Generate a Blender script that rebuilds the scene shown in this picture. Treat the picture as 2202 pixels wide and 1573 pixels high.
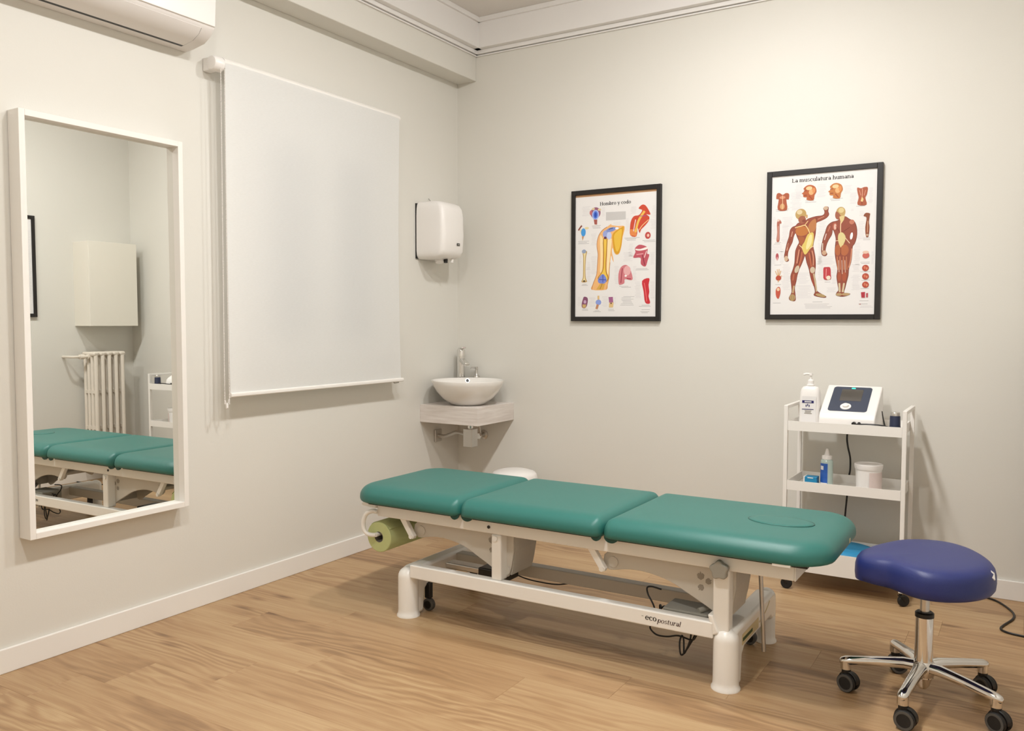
import bpy, bmesh, math, random
from mathutils import Vector, Matrix

# ------------------------------------------------------------------ scene, camera, light, exposure
for o in list(bpy.data.objects):
    bpy.data.objects.remove(o)
scene = bpy.context.scene
COL = scene.collection
R = math.radians

cam_data = bpy.data.cameras.new('camera')
cam = bpy.data.objects.new('camera', cam_data)
COL.objects.link(cam)
scene.camera = cam
cam_data.sensor_fit = 'HORIZONTAL'
cam_data.sensor_width = 36.0
cam_data.lens = 36.0 * 1819.55 / 2202.0
cam_data.clip_start = 0.02
YAW, PITCH, ROLL = -0.54981, 0.052353, 0.0011755
fw = Vector((math.sin(YAW) * math.cos(PITCH), math.cos(YAW) * math.cos(PITCH), -math.sin(PITCH)))
rt = Vector((math.cos(YAW), -math.sin(YAW), 0))
up = rt.cross(fw)
rt2 = math.cos(ROLL) * rt + math.sin(ROLL) * up
up2 = -math.sin(ROLL) * rt + math.cos(ROLL) * up
cm = Matrix((rt2, up2, -fw)).transposed().to_4x4()
cm.translation = Vector((3.0762, -4.3686, 1.25))
cam.matrix_world = cm

world = bpy.data.worlds.new('night_sky')
scene.world = world
world.use_nodes = True
world.node_tree.nodes['Background'].inputs[0].default_value = (0.05, 0.07, 0.11, 1)
world.node_tree.nodes['Background'].inputs[1].default_value = 0.25

scene.view_settings.view_transform = 'Standard'
scene.view_settings.look = 'None'
scene.view_settings.gamma = 1.0
scene.view_settings.use_curve_mapping = False
scene.view_settings.exposure = 0.0
LAMP_STRENGTH = 276.0
LAMP_COLOR = (1.0, 0.995, 0.985)

# ------------------------------------------------------------------ materials
def lin(h):
    def f(c):
        c /= 255.0
        return c / 12.92 if c <= 0.04045 else ((c + 0.055) / 1.055) ** 2.4
    return (f((h >> 16) & 255), f((h >> 8) & 255), f(h & 255), 1.0)

def mat(name, col, rough=0.5, metal=0.0, spec=0.5, var=0.03, vscale=8.0, bump=0.0, bscale=200.0, coat=0.0, trans=0.0, emit=None, estr=0.0):
    m = bpy.data.materials.new(name)
    m.use_nodes = True
    nt = m.node_tree
    b = nt.nodes['Principled BSDF']
    c = lin(col) if isinstance(col, int) else (*col, 1.0)
    b.inputs['Roughness'].default_value = rough
    b.inputs['Metallic'].default_value = metal
    b.inputs['Specular IOR Level'].default_value = spec
    b.inputs['Coat Weight'].default_value = coat
    b.inputs['Transmission Weight'].default_value = trans
    tc = nt.nodes.new('ShaderNodeTexCoord')
    if var > 0:
        n = nt.nodes.new('ShaderNodeTexNoise')
        n.inputs['Scale'].default_value = vscale
        n.inputs['Detail'].default_value = 3.0
        nt.links.new(tc.outputs['Object'], n.inputs['Vector'])
        mx = nt.nodes.new('ShaderNodeMix'); mx.data_type = 'RGBA'
        mx.inputs[6].default_value = (*[x * (1 - var) for x in c[:3]], 1)
        mx.inputs[7].default_value = (*[min(1, x * (1 + var)) for x in c[:3]], 1)
        nt.links.new(n.outputs['Fac'], mx.inputs[0])
        nt.links.new(mx.outputs[2], b.inputs['Base Color'])
    else:
        b.inputs['Base Color'].default_value = c
    if bump > 0:
        n2 = nt.nodes.new('ShaderNodeTexNoise')
        n2.inputs['Scale'].default_value = bscale
        n2.inputs['Detail'].default_value = 2.0
        nt.links.new(tc.outputs['Object'], n2.inputs['Vector'])
        bp = nt.nodes.new('ShaderNodeBump')
        bp.inputs['Strength'].default_value = bump
        bp.inputs['Distance'].default_value = 0.002
        nt.links.new(n2.outputs['Fac'], bp.inputs['Height'])
        nt.links.new(bp.outputs['Normal'], b.inputs['Normal'])
    if emit is not None:
        b.inputs['Emission Color'].default_value = lin(emit) if isinstance(emit, int) else (*emit, 1)
        b.inputs['Emission Strength'].default_value = estr
    return m

def wood_floor():
    m = bpy.data.materials.new('oak_floor'); m.use_nodes = True
    nt = m.node_tree; N = nt.nodes; Lk = nt.links
    b = N['Principled BSDF']
    tc = N.new('ShaderNodeTexCoord'); oi = N.new('ShaderNodeObjectInfo')
    def math_(op, a, bb=None):
        n = N.new('ShaderNodeMath'); n.operation = op
        for i, v in enumerate((a, bb)):
            if v is None: continue
            if isinstance(v, (int, float)): n.inputs[i].default_value = v
            else: Lk.new(v, n.inputs[i])
        return n.outputs[0]
    comb = N.new('ShaderNodeCombineXYZ')
    for i, k in enumerate((37.0, 11.0, 23.0)): Lk.new(math_('MULTIPLY', oi.outputs['Random'], k), comb.inputs[i])
    add = N.new('ShaderNodeVectorMath'); add.operation = 'ADD'
    Lk.new(tc.outputs['Object'], add.inputs[0]); Lk.new(comb.outputs[0], add.inputs[1])
    def noise(sx, sy, detail=3.0, rough=0.5, dist=0.0):
        mp = N.new('ShaderNodeMapping'); mp.inputs['Scale'].default_value = (sx, sy, 1)
        Lk.new(add.outputs[0], mp.inputs['Vector'])
        n = N.new('ShaderNodeTexNoise'); n.inputs['Scale'].default_value = 1.0
        n.inputs['Detail'].default_value = detail; n.inputs['Roughness'].default_value = rough
        n.inputs['Distortion'].default_value = dist
        Lk.new(mp.outputs[0], n.inputs['Vector'])
        return n.outputs['Fac']
    warp = noise(1.1, 5.0, 3.0, 0.5)
    sep = N.new('ShaderNodeSeparateXYZ'); Lk.new(add.outputs[0], sep.inputs[0])
    ph = math_('ADD', math_('MULTIPLY', sep.outputs[1], 150.0), math_('MULTIPLY', warp, 62.0))
    bands = math_('MULTIPLY', math_('ADD', math_('SINE', ph), 1.0), 0.5)
    fine = noise(5.0, 260.0, 5.0, 0.65)
    mid = noise(1.5, 34.0, 4.0, 0.6, 0.2)
    blot = noise(1.6, 3.2, 2.0)
    knots = N.new('ShaderNodeTexVoronoi'); knots.voronoi_dimensions = '2D'
    mpk = N.new('ShaderNodeMapping'); mpk.inputs['Scale'].default_value = (1.7, 6.0, 1)
    Lk.new(add.outputs[0], mpk.inputs['Vector']); Lk.new(mpk.outputs[0], knots.inputs['Vector'])
    knots.inputs['Scale'].default_value = 1.0
    kr = N.new('ShaderNodeMapRange'); kr.inputs[1].default_value = 0.02; kr.inputs[2].default_value = 0.14
    kr.inputs[3].default_value = 0.35; kr.inputs[4].default_value = 0.0
    Lk.new(knots.outputs['Distance'], kr.inputs[0])
    gate = noise(0.9, 2.3, 1.0)
    gr = N.new('ShaderNodeMapRange'); gr.inputs[1].default_value = 0.5; gr.inputs[2].default_value = 0.6
    Lk.new(gate, gr.inputs[0])
    kn = math_('MULTIPLY', kr.outputs[0], gr.outputs[0])
    gr2 = N.new('ShaderNodeMapRange'); gr2.inputs[1].default_value = 0.42; gr2.inputs[2].default_value = 0.62
    Lk.new(noise(0.8, 4.2, 1.0), gr2.inputs[0])
    f = math_('ADD', math_('MULTIPLY', bands, math_('MULTIPLY', gr2.outputs[0], 0.22)), math_('MULTIPLY', fine, 0.46))
    f = math_('ADD', f, math_('MULTIPLY', mid, 0.46))
    f = math_('ADD', f, math_('MULTIPLY', blot, 0.28))
    f = math_('ADD', f, math_('MULTIPLY', math_('SUBTRACT', oi.outputs['Random'], 0.5), 0.16))
    f = math_('ADD', math_('SUBTRACT', f, 0.14), kn)
    ramp = N.new('ShaderNodeValToRGB')
    e = ramp.color_ramp.elements
    e[0].position = 0.18; e[0].color = lin(FLOOR_LIGHT)
    e[1].position = 0.95; e[1].color = lin(FLOOR_DARK)
    k = e.new(0.55); k.color = lin(FLOOR_MID)
    Lk.new(f, ramp.inputs[0])
    Lk.new(ramp.outputs[0], b.inputs['Base Color'])
    b.inputs['Roughness'].default_value = 0.42
    b.inputs['Specular IOR Level'].default_value = 0.45
    bp = N.new('ShaderNodeBump'); bp.inputs['Strength'].default_value = 0.12; bp.inputs['Distance'].default_value = 0.001
    Lk.new(fine, bp.inputs['Height']); Lk.new(bp.outputs[0], b.inputs['Normal'])
    return m
FLOOR_LIGHT, FLOOR_MID, FLOOR_DARK = 0xC8AB82, 0xAA8761, 0x76573B

def pale_wood():
    m = mat('whitewashed_wood', 0xD9D0C8, 0.55, var=0)
    nt = m.node_tree; b = nt.nodes['Principled BSDF']
    tc = nt.nodes.new('ShaderNodeTexCoord'); mp = nt.nodes.new('ShaderNodeMapping')
    mp.inputs['Scale'].default_value = (6, 6, 70)
    n = nt.nodes.new('ShaderNodeTexNoise'); n.inputs['Scale'].default_value = 1.0; n.inputs['Detail'].default_value = 4
    rp = nt.nodes.new('ShaderNodeValToRGB')
    rp.color_ramp.elements[0].color = lin(0xD3C9C1); rp.color_ramp.elements[1].color = lin(0xE8E1DB)
    rp.color_ramp.elements[0].position = 0.3; rp.color_ramp.elements[1].position = 0.7
    nt.links.new(tc.outputs['Object'], mp.inputs[0]); nt.links.new(mp.outputs[0], n.inputs['Vector'])
    nt.links.new(n.outputs['Fac'], rp.inputs[0]); nt.links.new(rp.outputs[0], b.inputs['Base Color'])
    return m

def blind_fabric():
    m = bpy.data.materials.new('blind_fabric'); m.use_nodes = True
    nt = m.node_tree; N = nt.nodes
    N.remove(N['Principled BSDF'])
    out = N['Material Output']
    tc = N.new('ShaderNodeTexCoord')
    mp = N.new('ShaderNodeMapping'); mp.inputs['Scale'].default_value = (1, 60, 260)
    nz = N.new('ShaderNodeTexNoise'); nz.inputs['Scale'].default_value = 1.0; nz.inputs['Detail'].default_value = 3
    nt.links.new(tc.outputs['Object'], mp.inputs[0]); nt.links.new(mp.outputs[0], nz.inputs['Vector'])
    rp = N.new('ShaderNodeValToRGB')
    rp.color_ramp.elements[0].color = lin(0xF0F0EE); rp.color_ramp.elements[1].color = lin(0xF8F8F6)
    nt.links.new(nz.outputs['Fac'], rp.inputs[0])
    d = N.new('ShaderNodeBsdfDiffuse'); t = N.new('ShaderNodeBsdfTranslucent')
    nt.links.new(rp.outputs[0], d.inputs[0]); nt.links.new(rp.outputs[0], t.inputs[0])
    mx = N.new('ShaderNodeMixShader'); mx.inputs[0].default_value = 0.31
    nt.links.new(d.outputs[0], mx.inputs[1]); nt.links.new(t.outputs[0], mx.inputs[2])
    bp = N.new('ShaderNodeBump'); bp.inputs['Strength'].default_value = 0.1; bp.inputs['Distance'].default_value = 0.001
    nt.links.new(nz.outputs['Fac'], bp.inputs['Height']); nt.links.new(bp.outputs[0], d.inputs['Normal'])
    nt.links.new(mx.outputs[0], out.inputs[0])
    return m

def print_ink():
    m = bpy.data.materials.new('printed_ink'); m.use_nodes = True
    nt = m.node_tree; b = nt.nodes['Principled BSDF']
    a = nt.nodes.new('ShaderNodeVertexColor'); a.layer_name = 'ink'
    nt.links.new(a.outputs[0], b.inputs['Base Color'])
    b.inputs['Roughness'].default_value = 0.45
    b.inputs['Specular IOR Level'].default_value = 0.3
    return m

MT = {}
def build_materials():
    MT.update(
        wall=mat('beige_wall_paint', 0xE0DDD5, 0.5, spec=0.25, var=0.012, vscale=1.5, bump=0.10, bscale=160),
        ceil=mat('ceiling_paint', 0xE2DDD8, 0.8, var=0.01),
        cornice=mat('cornice_paint', 0xEBE8E5, 0.7, var=0.01),
        skirt=mat('baseboard_paint', 0xF0ECE6, 0.45, var=0.01),
        floor=wood_floor(), under=mat('underfloor', 0x4A3524, 0.9),
        white=mat('white_lacquer', 0xF2EEE8, 0.38, var=0.01),
        enamel=mat('white_enamel', 0xF5F2EC, 0.28, var=0.01, coat=0.3),
        frame_steel=mat('powder_coated_steel', 0xF3F0EA, 0.35, var=0.015, bump=0.05, bscale=500),
        plastic=mat('white_plastic', 0xF2EEEA, 0.3, var=0.01),
        acplastic=mat('ac_plastic', 0xE9E4E0, 0.4, var=0.01),
        grey=mat('warm_grey_plastic', 0xC9C3B8, 0.5, var=0.02),
        midgrey=mat('mid_grey_plastic', 0x9C998F, 0.55, var=0.03),
        leaf=mat('grey_print', 0x938B7F, 0.6, var=0.02),
        black=mat('black_plastic', 0x171513, 0.4, var=0.05),
        rubber=mat('black_rubber', 0x1C1A18, 0.65, var=0.05),
        tyre=mat('grey_tyre', 0x55534F, 0.6, var=0.05),
        green=mat('green_vinyl', 0x2C7068, 0.42, spec=0.5, var=0.04, vscale=5, bump=0.10, bscale=420),
        darkgreen=mat('dark_green_vinyl', 0x174A42, 0.5, var=0.05),
        blue=mat('blue_vinyl', 0x232E6C, 0.42, spec=0.5, var=0.05, vscale=6, bump=0.12, bscale=420),
        chrome=mat('polished_chrome', (0.78, 0.77, 0.75), 0.10, 1.0, var=0.02),
        satin=mat('satin_chrome', (0.62, 0.60, 0.57), 0.28, 1.0, var=0.03),
        steel=mat('brushed_steel', (0.58, 0.56, 0.53), 0.35, 1.0, var=0.04),
        mirror=mat('mirror_glass', (0.90, 0.915, 0.89), 0.0, 1.0, var=0),
        ceramic=mat('glazed_ceramic', 0xF1EDE7, 0.12, var=0.01, coat=0.4),
        pwood=pale_wood(), fabric=blind_fabric(), ink=print_ink(),
        blackwood=mat('black_frame', 0x191513, 0.45, var=0.10, vscale=30),
        paper=mat('poster_paper', 0xEAE7E5, 0.4, spec=0.3, var=0.005),
        board=mat('backing_board', 0xB98F68, 0.8, var=0.05),
        roll=mat('green_tissue', 0xC6CE92, 0.85, var=0.06, vscale=20, bump=0.3, bscale=300),
        card=mat('grey_card', 0x7A746A, 0.9),
        navy=mat('navy_panel', 0x3B4355, 0.3, var=0.03),
        screen=mat('dark_screen', 0x55504A, 0.15, var=0.03),
        led=mat('green_led', 0x2BE0B0, 0.4, var=0, emit=(0.05, 0.9, 0.55), estr=2.0),
        inknavy=mat('navy_ink', 0x1E1A5E, 0.5, var=0.02),
        teal=mat('teal_carton', 0x1E86B4, 0.5, var=0.05),
        cyan=mat('cyan_foam', 0x2E92C4, 0.6, var=0.04),
        gel=mat('pale_gel_plastic', 0xCFE2DA, 0.25, var=0.03, trans=0.25),
        gelblue=mat('gel_label_blue', 0x2E5FB4, 0.45, var=0.35, vscale=25),
        pinklabel=mat('pale_pink_label', 0xDCCBC5, 0.6, var=0.06, vscale=40),
        dkblue=mat('applicator_blue', 0x252D48, 0.4, var=0.04),
        sticker=mat('yellow_sticker', 0xD8C79A, 0.5, var=0.03), stickgreen=mat('sticker_green', 0x2F4A22, 0.5, var=0.03),
        radiator=mat('radiator_enamel', 0xE8DFD2, 0.4, var=0.02),
        cream=mat('cream_cabinet', 0xE9E4D8, 0.45, var=0.01),
        glass=mat('dark_window_glass', (0.02, 0.025, 0.03), 0.05, var=0),
        lamp=mat('lamp_diffuser', 0xFFFFFF, 0.6, var=0, emit=LAMP_COLOR, estr=LAMP_STRENGTH),
        ink_black=mat('lettering_black', 0x1C1815, 0.6, var=0.02), ink_red=mat('lettering_dark_red', 0x3A1412, 0.6, var=0.02),
    )
build_materials()

# ------------------------------------------------------------------ mesh helpers
WLOC = {}
def put(o, parent=None, wloc=(0, 0, 0)):
    COL.objects.link(o)
    wloc = Vector(wloc)
    if parent is not None:
        o.parent = parent
        o.location = wloc - WLOC[parent.name]
    else:
        o.location = wloc
    WLOC[o.name] = wloc
    return o

def tag(o, label=None, cat=None, group=None, kind=None):
    if label: o['label'] = label
    if cat: o['category'] = cat
    if group: o['group'] = group
    if kind: o['kind'] = kind
    return o

def thing(name, label, cat, loc, group=None):
    o = bpy.data.objects.new(name, None)
    o.empty_display_size = 0.1
    put(o, None, loc)
    return tag(o, label, cat, group)

def cr(pts, n=6, closed=False):
    P = [Vector(p) for p in pts]; out = []
    m = len(P)
    rng = range(m) if closed else range(m - 1)
    for i in rng:
        if closed: a, b, c, d = P[(i - 1) % m], P[i], P[(i + 1) % m], P[(i + 2) % m]
        else: a, b, c, d = P[max(i - 1, 0)], P[i], P[i + 1], P[min(i + 2, m - 1)]
        for k in range(n):
            t = k / n
            out.append(0.5 * ((2 * b) + (c - a) * t + (2 * a - 5 * b + 4 * c - d) * t * t + (3 * b - a - 3 * c + d) * t ** 3))
    if not closed: out.append(P[-1])
    return out

def rrect(x0, x1, y0, y1, r, seg=6):
    if isinstance(r, (int, float)): r = (r, r, r, r)   # corners: x0y0, x1y0, x1y1, x0y1
    pts = []
    for (cx, cy, a0, rr) in ((x0, y0, 180, r[0]), (x1, y0, 270, r[1]), (x1, y1, 0, r[2]), (x0, y1, 90, r[3])):
        ox = cx + rr if cx == x0 else cx - rr
        oy = cy + rr if cy == y0 else cy - rr
        for k in range(seg + 1):
            a = R(a0 + 90 * k / seg)
            pts.append((ox + rr * math.cos(a), oy + rr * math.sin(a)))
    return pts

class MB:
    def __init__(s):
        s.v = []; s.f = []
    def add(s, vs, fs):
        o = len(s.v); s.v += [Vector(v) for v in vs]; s.f += [[i + o for i in f] for f in fs]
        return s
    def box(s, x0, x1, y0, y1, z0, z1):
        return s.add([(x0, y0, z0), (x1, y0, z0), (x1, y1, z0), (x0, y1, z0), (x0, y0, z1), (x1, y0, z1), (x1, y1, z1), (x0, y1, z1)],
                     [(0, 3, 2, 1), (4, 5, 6, 7), (0, 1, 5, 4), (1, 2, 6, 5), (2, 3, 7, 6), (3, 0, 4, 7)])
    def prism(s, poly, axis, a0, a1):
        def mk(p, a):
            if axis == 'x': return (a, p[0], p[1])
            if axis == 'y': return (p[0], a, p[1])
            return (p[0], p[1], a)
        n = len(poly)
        return s.add([mk(p, a0) for p in poly] + [mk(p, a1) for p in poly],
                     [list(range(n)), list(range(2 * n - 1, n - 1, -1))] + [(i, (i + 1) % n, n + (i + 1) % n, n + i) for i in range(n)])
    def rings(s, rings, cap0=True, cap1=True):
        n = len(rings[0]); vs = [p for r in rings for p in r]; fs = []
        for k in range(len(rings) - 1):
            for i in range(n):
                j = (i + 1) % n
                fs.append((k * n + i, k * n + j, (k + 1) * n + j, (k + 1) * n + i))
        if cap0: fs.append(list(range(n))[::-1])
        if cap1: fs.append([(len(rings) - 1) * n + i for i in range(n)])
        return s.add(vs, fs)
    def cyl(s, p0, p1, r0, r1=None, seg=24):
        r1 = r0 if r1 is None else r1
        p0, p1 = Vector(p0), Vector(p1); d = (p1 - p0).normalized()
        a = d.orthogonal().normalized(); b = d.cross(a)
        c = [(math.cos(2 * math.pi * i / seg), math.sin(2 * math.pi * i / seg)) for i in range(seg)]
        return s.rings([[p0 + a * x * r0 + b * y * r0 for x, y in c], [p1 + a * x * r1 + b * y * r1 for x, y in c]])
    def tube(s, pts, r, seg=10):
        P = [Vector(p) for p in pts]
        t = [(P[min(i + 1, len(P) - 1)] - P[max(i - 1, 0)]).normalized() for i in range(len(P))]
        a = t[0].orthogonal().normalized(); rg = []
        for i, p in enumerate(P):
            a = (a - t[i] * a.dot(t[i])).normalized(); b = t[i].cross(a)
            rr = r[i] if isinstance(r, (list, tuple)) else r
            rg.append([p + (a * math.cos(2 * math.pi * k / seg) + b * math.sin(2 * math.pi * k / seg)) * rr for k in range(seg)])
        return s.rings(rg)
    def lathe(s, prof, cx, cy, seg=40, M=None):
        rg = [[Vector((cx + r * math.cos(2 * math.pi * k / seg), cy + r * math.sin(2 * math.pi * k / seg), z)) for k in range(seg)] for r, z in prof if r > 0]
        b0 = prof[0][0] == 0; b1 = prof[-1][0] == 0
        o = len(s.v)
        s.rings(rg, not b0 and True, not b1 and True)
        if b0: s.add([(cx, cy, prof[0][1])] + [tuple(p) for p in rg[0]], [(0, 1 + (i + 1) % seg, 1 + i) for i in range(seg)])
        if b1: s.add([(cx, cy, prof[-1][1])] + [tuple(p) for p in rg[-1]], [(0, 1 + i, 1 + (i + 1) % seg) for i in range(seg)])
        if M is not None:
            for i in range(o, len(s.v)): s.v[i] = M @ s.v[i]
        return s
    def sphere(s, c, r, seg=16, sc=(1, 1, 1)):
        c = Vector(c); n = seg // 2
        prof = [(r * math.sin(math.pi * i / n), -r * math.cos(math.pi * i / n)) for i in range(n + 1)]
        prof[0] = (0, -r); prof[-1] = (0, r)
        o = len(s.v); s.lathe(prof, 0, 0, seg)
        for i in range(o, len(s.v)):
            v = s.v[i]; s.v[i] = Vector((v.x * sc[0], v.y * sc[1], v.z * sc[2])) + c
        return s
    def arc_strip(s, cx, cy, r, a0, a1, z0, z1, seg=16, t=0.0006):
        rg = []
        for k in range(seg + 1):
            a = R(a0 + (a1 - a0) * k / seg); c, n = math.cos(a), math.sin(a)
            rg.append([(cx + (r + q) * c, cy + (r + q) * n, z) for q, z in ((0, z0), (t, z0), (t, z1), (0, z1))])
        return s.rings(rg)
    def xf(s, M):
        s.v = [M @ v for v in s.v]; return s
    def build(s, name, m, parent=None, origin=None, bevel=0.0, bseg=2, smooth=35, label=None, merge=False, sub=0):
        org = Vector(origin) if origin is not None else (WLOC[parent.name] if parent is not None else Vector((0, 0, 0)))
        me = bpy.data.meshes.new(name)
        me.from_pydata([v - org for v in s.v], [], s.f)
        bm = bmesh.new(); bm.from_mesh(me)
        if merge: bmesh.ops.remove_doubles(bm, verts=bm.verts, dist=1e-5)
        bmesh.ops.recalc_face_normals(bm, faces=bm.faces)
        bm.to_mesh(me); bm.free()
        me.materials.append(MT[m])
        if smooth:
            me.polygons.foreach_set('use_smooth', [True] * len(me.polygons))
            me.set_sharp_from_angle(angle=R(smooth))
        o = bpy.data.objects.new(name, me)
        put(o, parent, org)
        if bevel > 0:
            bv = o.modifiers.new('bevel', 'BEVEL'); bv.width = bevel; bv.segments = bseg
            bv.limit_method = 'ANGLE'; bv.angle_limit = R(40); bv.harden_normals = False
        if sub:
            ss = o.modifiers.new('subsurf', 'SUBSURF'); ss.levels = sub; ss.render_levels = sub
        if label: o['label'] = label
        return o

def dup(o, parent, wloc, rotz=0.0):
    """copy of a part with its sub-parts"""
    c = o.copy(); COL.objects.link(c)
    c.parent = parent; c.location = Vector(wloc) - WLOC[parent.name]; c.rotation_euler = (0, 0, rotz)
    WLOC[c.name] = Vector(wloc)
    for ch in o.children:
        d = ch.copy(); COL.objects.link(d); d.parent = c
    return c

def structure(o): return tag(o, kind='structure')

# serif lettering made of stems, serifs and bowls; unit = x-height
def glyphs(text, thin=0.08, stem=0.21):
    polys = []; x = 0.0
    def rect(a, b, c, d): polys.append([(x + a, c), (x + b, c), (x + b, d), (x + a, d)])
    def st(cx, y0, y1, s0=True, s1=True):
        rect(cx - stem / 2, cx + stem / 2, y0, y1)
        if s0: rect(cx - stem * 0.95, cx + stem * 0.95, y0, y0 + thin)
        if s1: rect(cx - stem * 0.95, cx + stem / 2, y1 - thin, y1)
    def ring(cx, cy, rx, ry, a0=0, a1=360, sw=1.0):
        n = max(6, int(abs(a1 - a0) / 15))
        for k in range(n):
            q = []
            for a, o in ((a0 + (a1 - a0) * k / n, 1), (a0 + (a1 - a0) * (k + 1) / n, 1), (a0 + (a1 - a0) * (k + 1) / n, 0), (a0 + (a1 - a0) * k / n, 0)):
                ca, sa = math.cos(R(a)), math.sin(R(a))
                q.append((x + cx + (rx - (0 if o else stem * sw)) * ca, cy + (ry - (0 if o else thin)) * sa))
            polys.append(q)
    def dia(p, q, w): polys.append([(x + p[0] - w / 2, p[1]), (x + p[0] + w / 2, p[1]), (x + q[0] + w / 2, q[1]), (x + q[0] - w / 2, q[1])])
    for ch in text:
        if ch == ' ': x += 0.55; continue
        adv = 1.15
        if ch == 'o': ring(0.5, 0.5, 0.5, 0.52); adv = 1.1
        elif ch == 'c': ring(0.5, 0.5, 0.5, 0.52, 50, 320); rect(0.68, 0.88, 0.68, 0.84); adv = 0.98
        elif ch == 'e': ring(0.5, 0.5, 0.5, 0.52, 0, 325); rect(0.12, 0.95, 0.47, 0.47 + thin); adv = 1.05
        elif ch == 'd': ring(0.47, 0.5, 0.45, 0.52); st(0.86, 0, 1.5); adv = 1.18
        elif ch == 'b': st(0.2, 0, 1.5, False); ring(0.62, 0.5, 0.45, 0.52)
        elif ch == 'p': st(0.2, -0.5, 1.0); ring(0.62, 0.5, 0.45, 0.52)
        elif ch == 'h': st(0.2, 0, 1.5); ring(0.55, 0.62, 0.4, 0.38, 0, 170, 0.9); st(0.86, 0, 0.64, True, False)
        elif ch == 'n': st(0.2, 0, 1.0); ring(0.55, 0.62, 0.4, 0.38, 0, 170, 0.9); st(0.86, 0, 0.64, True, False)
        elif ch == 'm':
            st(0.2, 0, 1.0); ring(0.52, 0.62, 0.37, 0.38, 0, 170, 0.9); st(0.8, 0, 0.64, True, False)
            ring(1.12, 0.62, 0.37, 0.38, 0, 170, 0.9); st(1.4, 0, 0.64, True, False); adv = 1.7
        elif ch == 'r': st(0.2, 0, 1.0); ring(0.55, 0.6, 0.36, 0.4, 55, 170, 0.8); rect(0.62, 0.82, 0.76, 0.94); adv = 0.86
        elif ch == 'u': st(0.2, 0.36, 1.0, False); ring(0.55, 0.38, 0.44, 0.4, 180, 350, 0.9); st(0.86, 0, 1.0)
        elif ch == 'a': ring(0.4, 0.3, 0.36, 0.31); st(0.74, 0, 0.68, True, False); ring(0.46, 0.66, 0.37, 0.36, 0, 165, 0.9); adv = 1.0
        elif ch == 'l': st(0.2, 0, 1.5); adv = 0.5
        elif ch == 't': st(0.28, 0.14, 1.3, False, False); rect(0.0, 0.62, 1.0 - thin, 1.0); ring(0.46, 0.2, 0.28, 0.22, 190, 320, 0.7); adv = 0.72
        elif ch == 's': ring(0.4, 0.74, 0.34, 0.28, 20, 265, 0.8); ring(0.4, 0.26, 0.36, 0.28, -160, 85, 0.8); adv = 0.86
        elif ch == 'y': dia((0.18, 1.0), (0.56, 0.0), stem); dia((0.9, 1.0), (0.36, -0.48), thin * 1.3); rect(-0.02, 0.38, 1 - thin, 1); rect(0.74, 1.05, 1 - thin, 1); rect(0.2, 0.42, -0.5, -0.36); adv = 1.08
        elif ch == 'H': st(0.22, 0, 1.42); st(1.1, 0, 1.42); rect(0.2, 1.1, 0.68, 0.68 + thin); rect(1.0, 1.3, 1.42 - thin, 1.42); rect(0.2, 0.42, 1.42 - thin, 1.42); adv = 1.42
        elif ch == 'L': st(0.22, 0, 1.42); rect(0.2, 1.02, 0, thin); rect(0.94, 1.02, 0, 0.4); adv = 1.12
        elif ch == '-': rect(0.1, 0.4, 0.42, 0.5); adv = 0.5
        x += adv
    return polys, x

def lettering(name, text, m, parent, origin, ux, uz, nrm, width, thin=0.08, stem=0.21, shear=0.0, lift=0.0008, label=None):
    polys, w = glyphs(text, thin, stem)
    s = width / w
    ux, uz, nrm = Vector(ux), Vector(uz), Vector(nrm)
    b = MB()
    for i, q in enumerate(polys):
        o = lift + 0.00001 * (i % 9)
        b.add([Vector(origin) + ux * (px + shear * pz) * s + uz * pz * s + nrm * o for px, pz in q], [list(range(len(q)))])
    return b.build(name, m, parent, smooth=0, label=label)
# ------------------------------------------------------------------ the room
XR, YF, ZC = 3.330, -4.95, 3.068          # right wall, wall behind the viewer, ceiling
floor = structure(MB().box(-0.2, XR + 0.2, YF - 0.2, 0.2, -0.08, -0.0085).build('floor', 'under', smooth=0))
PW = 0.2
plank_cache = {}
def plank_mesh(w, l):
    k = (round(w, 4), round(l, 4))
    if k not in plank_cache:
        g, c = 0.0002, 0.0005
        b = MB()
        x0, x1, y0, y1 = -l / 2 + g, l / 2 - g, -w / 2 + g, w / 2 - g
        b.rings([[(x0, y0, -0.0085), (x1, y0, -0.0085), (x1, y1, -0.0085), (x0, y1, -0.0085)],
                 [(x0, y0, -c), (x1, y0, -c), (x1, y1, -c), (x0, y1, -c)],
                 [(x0 + c, y0 + c, 0), (x1 - c, y0 + c, 0), (x1 - c, y1 - c, 0), (x0 + c, y1 - c, 0)]], cap0=False)
        me = bpy.data.meshes.new('plank'); me.from_pydata(b.v, [], b.f); me.materials.append(MT['floor'])
        plank_cache[k] = me
    return plank_cache[k]
random.seed(4)
yb = -1.664 + PW * 8                       # row joints lie at -1.664 + k * 0.2
row = 0
while yb > 0: yb -= PW
tops = [0.0]
while yb > YF: tops.append(yb); yb -= PW
tops.append(YF)
for y1, y0 in zip(tops[:-1], tops[1:]):
    if abs(y1 + 2.064) < 0.01: off = 0.88
    elif abs(y1 + 1.664) < 0.01: off = 0.635
    else: off = random.uniform(0.05, 1.25)
    x = off - 1.28 * math.ceil(off / 1.28)
    while x < XR:
        a, b_ = max(x, 0.0), min(x + 1.28, XR)
        if b_ - a > 0.02:
            o = bpy.data.objects.new('plank', plank_mesh(y1 - y0, b_ - a))
            put(o, floor, ((a + b_) / 2, (y0 + y1) / 2, 0))
        x += 1.28

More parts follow.
